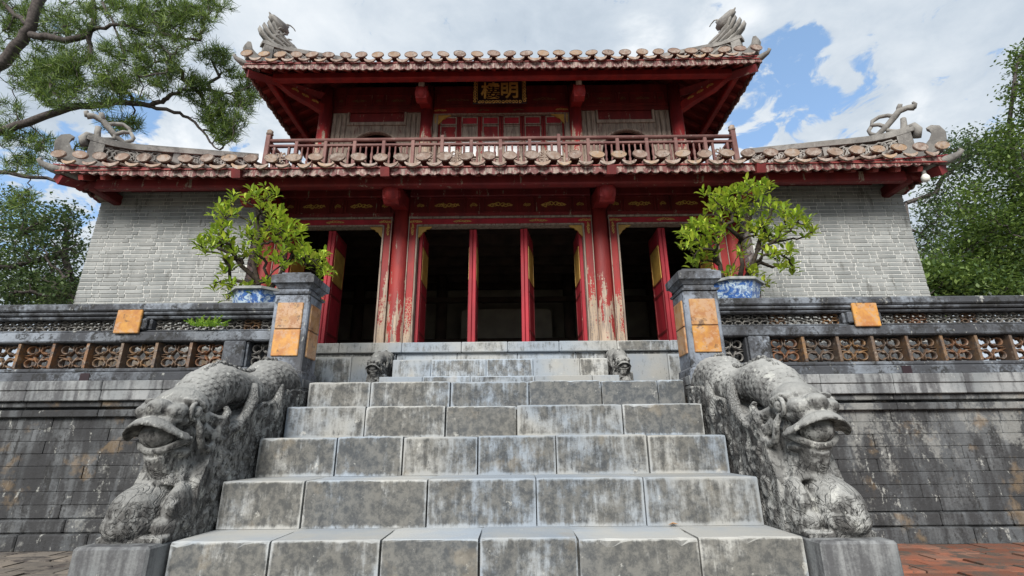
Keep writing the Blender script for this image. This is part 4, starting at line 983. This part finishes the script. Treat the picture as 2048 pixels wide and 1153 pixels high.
def dragon_body():
    b = MB(); c = CXD; X0, X1 = 1.80, 2.215
    # flank slab below the body
    b.prism([(3.24, .30), (3.24, .62), (3.32, .80), (3.36, .92), (3.46, .98), (3.7, 1.08), (4.05, 1.19), (4.4, 1.33), (4.70, 1.34), (4.70, -.03), (3.24, -.03)], X0, X1, 'x')
    b.tube([p for p, r in BODY], [r for p, r in BODY], 18)
    # chest, shoulder and front haunch resting on the plinth
    b.tube([(c, 3.32, 1.0), (c, 3.31, .80), (c, 3.26, .60)], [.12, .115, .15], 12)
    b.ell((c+.06, 3.14, .47), (.150, .165, .165), 18, 12); b.ell((c+.06, 3.10, .42), (.150, .135, .10), 18, 10); b.ell((c+.05, 3.20, .56), (.13, .15, .10))
    b.ell((c-.135, 3.20, .47), (.065, .12, .17)); b.ell((c-.13, 3.16, .40), (.07, .12, .08)); b.ell((c-.04, 3.24, .46), (.12, .12, .14))
    b.box(c-.19, c+.195, 3.03, 3.3, .325, .36)
    h = MB()
    h.ell((c, 3.225, 1.085), (.182, .185, .160), 20, 14); h.ell((c, 3.12, 1.03), (.165, .15, .10), 18, 12)
    h.ell((c, 3.0, 1.078), (.078, .085, .066), 16, 12); h.ell((c, 3.09, 1.0), (.165, .15, .05), 18, 10)
    for s in (-1, 1):
        h.ell((c+s*.105, 3.045, 1.055), (.066, .085, .056), 16, 12)
        h.tube([(c+s*.11, 3.08, 1.135), (c+s*.165, 3.12, 1.13), (c+s*.19, 3.18, 1.105), (c+s*.195, 3.22, 1.06)], [.022, .030, .028, .016], 8)
        h.tube([(c+s*.14, 3.27, 1.04), (c+s*.195, 3.35, 1.01), (c+s*.215, 3.42, 1.02), (c+s*.205, 3.47, 1.08), (c+s*.19, 3.45, 1.12)], [.048, .042, .036, .030, .020], 9)
        h.tube([(c+s*.17, 3.14, 1.02), (c+s*.20, 3.17, .95), (c+s*.205, 3.19, .88), (c+s*.20, 3.22, .83), (c+s*.21, 3.29, .81), (c+s*.215, 3.32, .85)], [.018, .026, .026, .028, .024, .014], 8)
        h.tube([(c+s*.15, 3.26, .96), (c+s*.20, 3.34, .90), (c+s*.215, 3.42, .89), (c+s*.21, 3.45, .95)], [.045, .040, .030, .015], 8)
    # wide overhanging bill of the upper lip, drooping at the corners
    n = 18; rows = []
    for k, (rx, ry, dz) in enumerate(((.13, .09, .03), (.19, .175, .016), (.210, .208, -.012), (.220, .220, -.034), (.210, .210, -.042), (.19, .18, -.012), (.10, .08, .0))):
        rows.append([(c+rx*cos(pi+pi*i/n), 3.08+ry*sin(pi+pi*i/n), 1.0+dz-.10*abs(cos(pi+pi*i/n))**2.2) for i in range(n+1)])
    V = [p for r_ in rows for p in r_]; F = []; w = n+1; K = len(rows)
    for k in range(K):
        for i in range(n): F.append((k*w+i, k*w+i+1, ((k+1) % K)*w+i+1, ((k+1) % K)*w+i))
    F += [tuple(k*w for k in range(K)), tuple(k*w+n for k in range(K))[::-1]]
    h.add(V, F)
    jaw = [(c+.165*cos(pi+pi*i/14), 3.15+.125*sin(pi+pi*i/14), .80+.075*abs(cos(pi+pi*i/14))**2) for i in range(15)]
    h.tube(jaw, .026, 9); h.ell((c, 3.17, .79), (.155, .12, .045)); h.ell((c, 3.20, .90), (.15, .10, .11))
    h.tube([(c, 3.08, .80), (c, 3.16, .70), (c, 3.22, .60)], [.09, .10, .09], 10)
    b.add([hmap(p) for p in h.v], h.f)
    # dorsal plates
    for i in range(19):
        t = i/18; y = 3.32+1.26*t; q_ = [p_ for p_ in BODY if p_[0][1] <= y][-1]; e_ = [p_ for p_ in BODY if p_[0][1] > y][0]; f_ = (y-q_[0][1])/(e_[0][1]-q_[0][1]); z = q_[0][2]+q_[1]+(e_[0][2]+e_[1]-q_[0][2]-q_[1])*f_
        b.ell((c+.015, y, z), (.028, .045, .05), 8, 6)
    for s, X in ((-1, X0), (1, X1)):
        b.tube([(c+s*.13, 3.86, 1.30), (X-s*.03, 3.78, 1.18), (X-s*.005, 3.68, 1.07), (X, 3.57, .98), (X-s*.01, 3.47, .93)], [.04, .045, .042, .035, .02], 9)
        b.tube([(X-s*.05, 4.24, 1.34), (X-s*.01, 4.14, 1.20), (X, 4.10, 1.06), (X-s*.01, 4.12, .96)], [.04, .045, .035, .02], 9)
        for (y, z, r, a, d) in ((3.42, .94, .065, 1, 1), (3.50, .72, .08, 3, -1), (3.40, .56, .06, 0, 1), (3.66, .98, .05, 2, 1), (3.92, 1.10, .075, 4, -1), (4.0, .92, .05, 1, 1), (4.34, 1.22, .085, 2, 1), (4.42, 1.08, .06, 5, -1), (3.62, .64, .05, 0, -1), (3.82, .80, .05, 2, 1), (4.54, 1.26, .06, 2, -1), (3.36, .42, .05, 1, -1)):
            b.tube([(X-s*.004, y+p[0], z+p[1]) for p in spiral(0, 0, r*1.15, 1.35, a, d, 14, .25)], .021, 6)
        for (y, z) in ((3.4, .84), (3.55, .86), (3.72, .72), (3.86, .98), (4.2, 1.12), (4.06, 1.2), (4.5, 1.2), (3.46, .50)):
            b.tube([(X-s*.004, y, z), (X-s*.002, y+.03, z-.05), (X-s*.002, y+.01, z-.11), (X-s*.004, y+.05, z-.16)], [.016, .028, .024, .01], 6)
    for (x, z, r, a, d) in ((c+.10, .47, .06, 1, 1), (c+.02, .50, .05, 2, -1)):
        b.tube([(x+p[0], 2.978+abs(x+p[0]-c-.06)*.5+abs(z+p[1]-.45)*.35, z+p[1]) for p in spiral(0, 0, r*1.1, 1.2, a, d, 14, .35)], .016, 6)
    for (y, z, r, a) in ((3.12, .50, .06, 1), (3.22, .42, .045, 3)):
        for s in (-1, 1): b.tube([(c+s*(.17+.02*(y > 3.2))-s*abs(p[1])*.2, y+p[0], z+p[1]) for p in spiral(0, 0, r, 1.3, a, s, 14, .25)], .020, 6)
    return b
def dragon_scales():
    """rows of thin overlapping scales over the upper half of the body"""
    mb = MB(); P = [Vector(p) for p, r in BODY]; Rr = [r for p, r in BODY]
    L = 0.; k = 1; t = .12; row_ = 0
    while True:
        s = t; i = 0
        while i < len(P)-1 and s > (P[i+1]-P[i]).length: s -= (P[i+1]-P[i]).length; i += 1
        if i >= len(P)-1: break
        f = s/(P[i+1]-P[i]).length; p = P[i].lerp(P[i+1], f); r = Rr[i]+(Rr[i+1]-Rr[i])*f
        tan = (P[i+1]-P[i]).normalized(); side = Vector((1, 0, 0)); up_ = side.cross(tan)
        n = 15
        for j in range(n):
            q = radians(-112+224*(j+(.5 if row_ % 2 else 0))/n); nr = up_*cos(q)+side*sin(q); sd_ = side*cos(q)-up_*sin(q)
            c_ = p+nr*(r+.002); w = .034; l = .048
            pts = [(-.0, -.7, -.010), (.8, -.3, -.004), (1, .25, .005), (.65, .8, .012), (0, 1, .016), (-.65, .8, .012), (-1, .25, .005), (-.8, -.3, -.004)]
            V = [c_+sd_*(a*w)+tan*(b_*l)+nr*z for (a, b_, z) in pts]+[c_+nr*.010]
            mb.add(V, [(m_, (m_+1) % 8, 8) for m_ in range(8)])
        t += .052; row_ += 1
    return mb
DR = remeshed(dragon_body(), 'dragon_body', .0085, 1)
import numpy as np
nv = len(DR.vertices); co_ = np.empty(nv*3, 'f'); DR.vertices.foreach_get('co', co_); co_ = co_.reshape(-1, 3)
co_[:, 0] -= CXD; co_[:, 1] -= 3.2; DR.vertices.foreach_set('co', co_.ravel()); DR.materials.append(M['scales']); DR.update()
DL = DR.copy(); co_[:, 0] *= -1; DL.vertices.foreach_set('co', co_.ravel()); DL.flip_normals(); DL.update()
sc_ = dragon_scales(); SCR = MB(); SCR.add([(x-CXD, y-3.2, z) for x, y, z in sc_.v], sc_.f); SCL = MB(); SCL.add([(-x, y, z) for x, y, z in SCR.v], [f[::-1] for f in SCR.f])
SCR = SCR.mesh('scales', False, False); SCL = SCL.mesh('scales', False, False); SCR.materials.append(M['dragon']); SCL.materials.append(M['dragon'])
EYE_ME = MB().ell((0, 0, 0), (.040, .040, .040), 14, 9).mesh('eye', True); EYE_ME.materials.append(M['dragon'])
RING_ME = MB().tube([(0, .054*cos(2*pi*i/16), .054*sin(2*pi*i/16)) for i in range(17)], .015, 6).mesh('eyelid', True); RING_ME.materials.append(M['dragon'])
PEARL = MB().ell((0, 0, 0), (.105, .105, .082), 18, 12).mesh('pearl', True); PEARL.materials.append(M['dragon'])
def dragon(label, sx, X, Y, Z, k, group, plinth):
    t = thing('stone_dragon', label, 'dragon statue', (X, Y, Z), group)
    def put(nm, me, x, y, z, rot=(0, 0, 0)):
        return inst(nm, me, None, t, (X+k*sx*x, Y+k*y, Z+k*z), rot, (k, k, k))
    put('body', DR if sx > 0 else DL, 0, 0, 0); kind(put('scales', SCR if sx > 0 else SCL, 0, 0, 0), 'stuff')
    for s in (-1, 1):
        q = hmap((CXD+s*.168, 3.135, 1.062))-Vector((CXD, 3.2, 0)); put('eye', EYE_ME, *q); q = hmap((CXD+s*.176, 3.135, 1.062))-Vector((CXD, 3.2, 0)); put('eyelid', RING_ME, *q)
    q = hmap((CXD, 3.06, .905))-Vector((CXD, 3.2, 0)); put('pearl', PEARL, *q)
    if plinth:
        a, b = sorted((sx*1.815, sx*2.235))
        obj('plinth', MB().box(a, b, 2.92, 3.26, -.03, .333, .014), 'slab', t)
    return t
dragon('large weathered stone dragon left of the stairs with its head thrust forward', -1, -CXD, 3.2, 0, 1., 'large stair dragons', True)
dragon('large weathered stone dragon right of the stairs with wide flat snout', 1, CXD, 3.2, 0, 1., 'large stair dragons', True)
dragon('small stone dragon on the left of the upper steps', -1, -1.50, 5.80, TZ-.12, .46, 'small stair dragons', False)
dragon('small stone dragon on the right of the upper steps', 1, 1.47, 5.80, TZ-.12, .46, 'small stair dragons', False)
# cheek blocks under the small dragons
for sx in (-1, 1):
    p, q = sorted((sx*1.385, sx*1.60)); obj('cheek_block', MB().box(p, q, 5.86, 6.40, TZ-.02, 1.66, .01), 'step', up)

# ------------------------------------------------------------------ growth helper
def grow(nodes, targets, rtip, rpow, jit, seg=4, wander=.5):
    """nodes: list of [pos, parent, fixed radius or None]; each target is tied to the nearest node"""
    chains = []
    for t in targets:
        best = min(range(len(nodes)), key=lambda i: (nodes[i][0]-t).length+wander*max(0, nodes[i][0].z-t.z)*.4)
        a = nodes[best][0]; L = (t-a).length; idx = [best]; p = best
        for k in range(1, seg+1):
            f = k/seg; q = a.lerp(t, f)
            if k < seg: q += Vector((R(-1, 1), R(-1, 1), R(-.6, 1)))*jit*L
            nodes.append([q, p, None]); p = len(nodes)-1; idx.append(p)
        chains.append(idx)
    cnt = [0]*len(nodes)
    for idx in chains:
        p = idx[-1]
        while p is not None and p >= 0: cnt[p] += 1; p = nodes[p][1]
    return chains, cnt
def chain_tubes(mb, nodes, chains, cnt, rtip, rpow, n=5, rmax=9):
    for idx in chains:
        rr = [min(rmax, rtip*max(1, cnt[i])**rpow) for i in idx]; rr[0] = min(rr[0], rr[1]*1.15)
        mb.tube([nodes[i][0] for i in idx], rr, n, caps=False)

# ------------------------------------------------------------------ bonsai
V = []; F = []
for i, (y, w, z) in enumerate(((0, .006, 0), (.25, .13, .03), (.55, .19, .055), (.82, .13, .03), (1, .012, -.03))):
    V += [(-w, y, z+.35*w), (0, y, z), (w, y, z+.35*w)]
    if i: o = (i-1)*3; F += [(o, o+1, o+4, o+3), (o+1, o+2, o+5, o+4)]
LEAF = MB().add(V, F).mesh('leaf', True, False); LEAF.materials.append(M['bleaf'])
def bonsai(label, sx, potc, tips, orig, sc, stems):
    t = thing('potted_bonsai', label, 'potted tree', (potc[0], potc[1], TZ), 'bonsai behind the balustrade')
    X, Y, Z = potc
    obj('stand', MB().box(X-.24, X+.24, Y-.24, Y+.24, TZ-.01, Z-.30, .02), 'slab', t)
    pot = obj('pot', MB().lathe([(.22, -.30), (.25, -.27), (.27, -.22), (.315, -.05), (.325, -.035)], (X, Y, Z), 8, pi/8), 'pot', t)
    obj('rim', MB().lathe([(.325, -.034), (.36, -.028), (.36, .0), (.33, .006), (.31, .004), (.30, -.03)], (X, Y, Z), 8, pi/8), 'potrim', pot)
    obj('soil', MB().lathe([(.29, -.03), (.2, .0), (.08, .02)], (X, Y, Z), 12), 'soil', pot)
    nodes = []; trunk = MB()
    for s in stems:
        prev = -1; pts = []
        for k, (px, py, dy) in enumerate(s):
            p = at(px, py, Y+dy); pts.append(p); nodes.append([p, prev, None]); prev = len(nodes)-1
        n = len(pts); trunk.tube(pts, [.030*(1-.68*i/(n-1)) for i in range(n)], 8)
    tg = []
    for (a, b) in tips:
        px, py = orig[0]+a/sc, orig[1]+b/sc; tg.append(at(px, py, Y+R(-.34, .34)))
        for _ in range(random.choice((1, 2, 2, 3))): tg.append(at(px+R(-16, 16), py+R(-12, 14), Y+R(-.3, .3)))
    base = Vector((X, Y, Z)); tg.sort(key=lambda q: (q-base).length)
    ch, cnt = grow(nodes, tg, .005, .5, .10, 4); chain_tubes(trunk, nodes, ch, cnt, .0045, .5, 5, .022)
    obj('trunk', trunk, 'bbark', t, True, False)
    nl = 0; extra = MB()
    crown = obj('crown', MB().tube([base+Vector((0, 0, .02)), base+Vector((0, 0, .06))], .008, 5), 'bbark', t)
    for q in tg:
        out = (q-(base+Vector((0, 0, .45)))); out.z *= .6; out = out.normalized()*.45+Vector((R(-.3, .3), R(-.3, .3), .8)); out.normalize()
        k = random.randint(8, 12); a0 = R(0, 6)
        u = out.orthogonal().normalized(); v = out.cross(u)
        for i in range(k):
            a = a0+2*pi*i/k+R(-.3, .3); tl = R(.10, .95) if i % 3 else R(.6, 1.2)
            d = (u*cos(a)+v*sin(a))*cos(tl)+out*sin(tl); d.normalize()
            side = d.cross(Vector((0, 0, 1)));  side = side.normalized() if side.length > .05 else u
            nrm = side.cross(d).normalized()
            if nrm.z < 0: nrm = -nrm; side = -side
            L = R(.05, .115); mt = Matrix((side, d, nrm)).transposed()
            pos = q+d*R(.0, .025)+out*R(-.06, .03)
            if nl < 300: inst('leaf', LEAF, None, crown, pos, mt.to_euler(), (L, L, L)); nl += 1
            else: extra.add([pos+mt @ (Vector(w)*L) for w in V], F)
    if extra.v:
        o = obj('further_leaves', extra, 'bleafj', crown, True, False); kind(o, 'stuff')
M['bleafj'] = leafmat('bonsai_leaf_joined', [(.15, (.13, .23, .025)), (.45, (.28, .41, .035)), (.65, (.43, .53, .05)), (.85, (.55, .55, .08))], .3, (.45, .6, .06), True, .42)
TL = [(565,120),(650,150),(350,180),(500,140),(215,255),(290,290),(380,285),(590,230),(690,265),(740,260),(780,340),(840,385),(880,450),(540,340),(640,390),(720,380),(230,390),(310,370),(180,430),(420,440),(500,450),(600,460),(700,460),(780,480),(860,480),(930,540),(980,600),(120,510),(60,530),(200,500),(270,490),(110,590),(340,540),(470,560),(560,620),(640,580),(740,560),(700,660),(830,560),(900,620),(1000,650),(1080,650),(1120,740),(1150,760),(960,700),(1060,780),(1060,930),(430,650),(330,720),(250,850),(350,950),(400,910),(620,840),(280,640),(760,700)]
TR = [(700,90),(760,90),(830,110),(620,110),(570,140),(650,150),(470,160),(520,170),(390,190),(360,170),(400,250),(500,270),(560,240),(640,270),(740,160),(770,230),(840,210),(880,260),(980,310),(1060,320),(930,330),(820,330),(700,310),(600,330),(440,340),(330,380),(280,390),(220,390),(400,400),(460,430),(540,430),(640,410),(150,490),(200,500),(260,520),(320,470),(370,490),(440,490),(180,580),(290,590),(350,600),(300,640),(250,690),(400,640),(740,440),(800,430),(870,440),(950,430),(1010,420),(900,500),(820,520),(720,480),(850,600),(910,650),(990,610),(960,740),(1020,770),(1140,370),(1180,450),(680,760),(700,860),(740,800),(790,870),(410,800),(500,790),(600,600)]
random.seed(5)
PL = at(528, 590, 5.2); PR_ = at(1458, 572, 5.2)
bonsai('bright green bonsai in blue-white pot behind the left pillar', -1, (PL.x, 5.2, PL.z), TL, (380, 360), 4.117,
       [[(520, 590, 0), (515, 560, -.03), (505, 520, .03), (520, 480, .05), (515, 440, 0), (525, 405, 0)], [(512, 588, 0), (490, 565, -.08), (460, 560, -.1), (430, 566, -.1)], [(535, 588, 0), (560, 550, .05), (585, 510, .1), (620, 520, .1)], [(515, 560, 0), (480, 530, .1), (455, 490, .12), (440, 460, .1)], [(520, 480, .05), (550, 450, -.1), (575, 440, -.1)]])
bonsai('bright green bonsai in blue-white pot behind the right pillar', 1, (PR_.x, 5.2, PR_.z), TR, (1330, 350), 3.975,
       [[(1478, 565, 0), (1485, 530, 0), (1478, 490, .05), (1490, 450, .05), (1500, 410, 0)], [(1490, 562, 0), (1505, 530, -.1), (1515, 500, -.1), (1540, 488, -.1), (1575, 480, -.1)], [(1445, 565, 0), (1440, 530, .08), (1425, 500, .1), (1410, 480, .1)], [(1495, 540, 0), (1520, 525, .1), (1545, 535, .1), (1565, 528, .1)], [(1485, 480, 0), (1450, 450, -.1), (1430, 425, -.1)], [(1515, 500, -.1), (1525, 460, 0), (1545, 440, .05)]])

# ------------------------------------------------------------------ trees
def needles(mb, c, out, n, L0):
    for i in range(n):
        d = Vector((random.gauss(0, 1), random.gauss(0, 1), random.gauss(0, 1))).normalized()*.9+out*.75; d.normalize()
        w = d.cross(Vector((R(-1, 1), R(-1, 1), R(-1, 1)))).normalized()*R(.006, .010); L = L0*R(.7, 1.25)
        p = c+Vector((random.gauss(0, .045), random.gauss(0, .045), random.gauss(0, .045)))
        mb.add([p-w, p+w, p+d*L+w*.3, p+d*L-w*.3], [(0, 1, 2, 3)])
def pine(label, Y, limbs, masses, base, nn=26, L0=.24):
    t = thing('pine_tree', label, 'tree', (base[0], base[1], 0)); wood = MB(); nodes = []
    for li, (pts, r0, r1) in enumerate(limbs):
        P = [at(px, py, Y+dy) for (px, py, dy) in pts]; n = len(P)
        # refine
        Q = []
        for i in range(n-1):
            for k in range(4): Q.append(P[i].lerp(P[i+1], k/4)+Vector((R(-1, 1), R(-1, 1), R(-1, 1)))*(.04 if k else 0))
        Q.append(P[-1]); m_ = len(Q); prev = -1
        obj('trunk' if li == 0 else 'limb', MB().tube(Q, [r0+(r1-r0)*i/(m_-1) for i in range(m_)], 9), 'bark', t, True, False)
        for q in Q: nodes.append([q, prev, None]); prev = len(nodes)-1
    tg = []
    for (cx, cy, rx, ry, cnt, dy, dd) in masses:
        for i in range(cnt):
            while 1:
                a, b = R(-1, 1), R(-1, 1)
                if a*a+b*b < 1: break
            tg.append(at(cx+a*rx, cy+b*ry, Y+dy+R(-dd, dd)))
    random.shuffle(tg)
    sub = tg[::3]; ch, cnt = grow(nodes, sub, .01, .5, .11, 5); chain_tubes(wood, nodes, ch, cnt, .009, .48, 5, .07)
    ch2, cnt2 = grow(nodes, [q for i, q in enumerate(tg) if i % 3], .008, .5, .10, 2); chain_tubes(wood, nodes, ch2, [1]*len(nodes), .008, .5, 4, .02)
    obj('twigs', wood, 'bark', t, True, False)
    cr = MB()
    for q in tg:
        out = Vector((R(-.5, .5), R(-.5, .5), R(.1, 1))).normalized(); needles(cr, q, out, nn, L0)
    obj('crown', cr, 'needle', t, False, False); return t
random.seed(31)
pine('tall pine reaching dark limbs over the left roof corner', 11.0,
     [([(-420, 900, 1), (-330, 700, .8), (-250, 500, .6), (-130, 300, .3), (-40, 165, 0), (20, 110, 0), (62, 55, -.2), (95, -40, -.3), (120, -180, -.4)], .23, .10),
      ([(-150, 330, .2), (-60, 290, 0), (0, 262, 0), (70, 240, 0), (160, 212, .2), (230, 205, .2), (300, 212, .3), (325, 205, .3), (345, 188, .3), (372, 180, .3), (420, 180, .5), (465, 190, .6)], .125, .025),
      ([(62, 70, -.2), (130, 82, -.3), (178, 70, -.4), (187, 35, -.4), (186, -40, -.5)], .10, .05),
      ([(182, 62, -.4), (240, 50, -.6), (285, 52, -.6), (312, 22, -.7)], .05, .02),
      ([(300, 212, .3), (360, 226, .4), (390, 245, .5), (420, 285, .5), (440, 300, .5)], .055, .018),
      ([(-60, 350, .3), (0, 345, .3), (60, 355, .4), (130, 365, .4)], .07, .04),
      ([(205, 5, -.5), (235, 70, -.5), (250, 122, -.6)], .035, .015), ([(62, 55, -.2), (20, 20, .3), (-30, -20, .5)], .08, .05)],
     [(110, 165, 52, 50, 150, -.3, .5), (60, 150, 40, 40, 50, .2, .5), (150, 40, 60, 35, 60, -.3, .5), (235, 130, 60, 45, 90, -.4, .6), (285, 60, 55, 40, 70, -.7, .5), (330, 25, 60, 30, 70, -.7, .5), (345, 50, 30, 30, 30, -.7, .4),
      (30, 20, 50, 40, 60, .5, .5), (20, 80, 30, 40, 26, .5, .5), (230, 10, 60, 30, 50, -.4, .5), (420, 215, 32, 35, 60, .4, .4), (445, 265, 26, 26, 46, .5, .3), (395, 165, 30, 14, 26, .3, .3), (430, 115, 34, 22, 44, .6, .4), (485, 205, 20, 34, 34, .7, .3), (370, 195, 20, 14, 10, .3, .3),
      (240, 252, 45, 18, 36, .5, .4), (60, 290, 60, 24, 40, .4, .5), (60, 330, 60, 20, 30, .4, .4), (40, 400, 30, 24, 16, .5, .4), (170, 300, 40, 14, 14, .4, .3), (280, 170, 50, 30, 36, -.3, .5), (430, 10, 36, 14, 14, -.5, .4), (470, 150, 30, 16, 18, .6, .3), (15, 240, 30, 40, 24, .2, .5), (150, 120, 40, 30, 40, -.3, .5), (370, 60, 40, 40, 40, -.6, .5), (400, 20, 40, 30, 30, -.6, .4), (200, 190, 60, 30, 50, -.2, .5), (320, 120, 50, 30, 40, -.5, .4), (505, 180, 16, 30, 22, .8, .3), (460, 245, 30, 40, 40, .6, .4), (350, 160, 40, 26, 26, -.2, .4), (80, 60, 60, 50, 50, .3, .5)],
     (-8, 12))
def leafy(label, base, Y, masses, mt, ls, name='broadleaf_tree', per=46, rc=.30, group=None):
    t = thing(name, label, 'tree', (base[0], base[1], 0), group); nodes = []
    top = at(masses[0][0], masses[0][1], Y); b = Vector((base[0], base[1], -.1)); N = 9; tr = []
    for i in range(N+1):
        f = i/N; tr.append(b.lerp(Vector((base[0]*.6+top.x*.4, base[1]*.6+Y*.4, top.z*.85)), f)+Vector((R(-.12, .12), R(-.12, .12), 0))*(0 if i == 0 else 1))
    obj('trunk', MB().tube(tr, [.24-.19*i/N for i in range(N+1)], 9), 'bark', t, True, False); prev = -1
    for q in tr[2:]: nodes.append([q, prev, None]); prev = len(nodes)-1
    tg = []
    for (cx, cy, rx, ry, cnt, dy, dd) in masses:
        for i in range(cnt):
            while 1:
                a, bb, c = R(-1, 1), R(-1, 1), R(-1, 1)
                if a*a+bb*bb+c*c < 1: break
            tg.append(at(cx+a*rx, cy+bb*ry, Y+dy+c*dd))
    random.shuffle(tg); wood = MB(); ch, cnt = grow(nodes, tg, .01, .5, .1, 4); chain_tubes(wood, nodes, ch, cnt, .010, .45, 5, .10)
    obj('branches', wood, 'bark', t, True, False)
    cr = MB()
    for q in tg:
        o = Vector((R(-1, 1), R(-1, 1), R(-.2, 1))).normalized()
        for i in range(per):
            p = q+Vector((random.gauss(0, rc), random.gauss(0, rc), random.gauss(0, rc*.6)))
            d = Vector((random.gauss(0, 1), random.gauss(0, 1), random.gauss(-.2, .7))).normalized(); s = d.cross(Vector((R(-.5, .5), R(-.5, .5), 1))).normalized(); L = ls*R(.7, 1.3); w = s*L*.28
            cr.add([p, p+d*L*.5+w, p+d*L, p+d*L*.5-w], [(0, 1, 2, 3)])
    obj('crown', cr, mt, t, False, False); return t
random.seed(77)
leafy('tall dense green tree at the right edge of the frame', (17.5, 15.5), 15, [(2075, 180, 50, 90, 50, 0, 1), (2060, 320, 75, 80, 80, 0, 1.5), (2010, 290, 30, 40, 20, 0, 1), (1975, 430, 80, 70, 84, 0, 1.5), (2060, 480, 80, 110, 110, 0, 1.5), (1930, 520, 80, 70, 90, 0, 1.5), (1990, 560, 90, 60, 80, 0, 1.5), (2045, 120, 20, 40, 12, 0, 1)], 'tleaf', .13, per=60, rc=.25)
leafy('thin pale tree with sky gaps behind the right roof corner', (15.5, 19), 19, [(1905, 330, 60, 60, 60, 0, 1.5), (1950, 290, 50, 34, 36, 0, 1.5), (1880, 420, 46, 60, 60, 0, 1.5), (1860, 500, 40, 50, 44, 0, 1.5), (1990, 320, 40, 60, 34, 0, 1)], 'tleaf2', .14, per=34, rc=.30)
leafy('low dark green tree beside the right brick wall', (13, 14), 14, [(1870, 560, 40, 34, 50, 0, 1), (1930, 575, 60, 30, 60, 0, 1), (2020, 585, 60, 30, 60, 0, 1), (1880, 600, 60, 24, 40, 0, 1)], 'tleaf', .14, per=60)
leafy('round green tree beside the left brick wall', (-12.5, 14), 14, [(70, 490, 60, 60, 46, 0, 1.2), (130, 440, 40, 40, 24, 0, 1), (30, 570, 60, 50, 46, 0, 1), (120, 570, 60, 40, 60, 0, 1), (-60, 520, 60, 90, 60, 0, 1.2), (150, 500, 24, 40, 16, 0, .8), (20, 410, 40, 30, 16, 0, 1)], 'tleaf2', .12, per=44, rc=.24)
leafy('distant leafy tree low at the left edge', (-19, 20), 20, [(40, 450, 50, 40, 26, 0, 1.5), (10, 530, 60, 50, 44, 0, 1.5), (100, 590, 90, 30, 70, 0, 1.5), (-50, 470, 60, 80, 40, 0, 1.5)], 'tleaf', .15, per=42, rc=.32)
leafy('broad green tree far behind the right brick wall', (20, 22), 22, [(2010, 500, 90, 60, 60, 0, 1.5), (2150, 480, 90, 90, 70, 0, 1.5), (1930, 580, 90, 40, 60, 0, 1.5), (2120, 590, 120, 40, 70, 0, 1.5)], 'tleaf2', .17, per=40, rc=.38)
leafy('dark tree standing out past the right end of the balustrade', (24, 18), 18, [(2260, 420, 70, 90, 60, 0, 1.5), (2200, 540, 80, 70, 60, 0, 1.5), (2330, 540, 80, 80, 60, 0, 1.5)], 'tleaf', .16, per=40, rc=.34)
# a dry leaf on the stairs
dl = MB(); lx, ly, lz = 1.18, 3.42, ZS[0]+.012
dl.add([(lx-.035, ly, lz), (lx-.01, ly-.014, lz+.012), (lx+.035, ly-.004, lz+.004), (lx+.002, ly+.014, lz+.014), (lx, ly, lz+.004)], [(0, 1, 4), (1, 2, 4), (2, 3, 4), (3, 0, 4)])
M['dryleaf'] = simple('dry_leaf', (.50, .30, .16), (.40, .22, .11), 30, .8)
tag(obj('fallen_leaf', dl, 'dryleaf', fix=False), 'dry tan leaf lying at the right end of the lowest stair tread', 'leaf')
for o in bpy.data.objects:
    if '_w' in o: del o['_w']
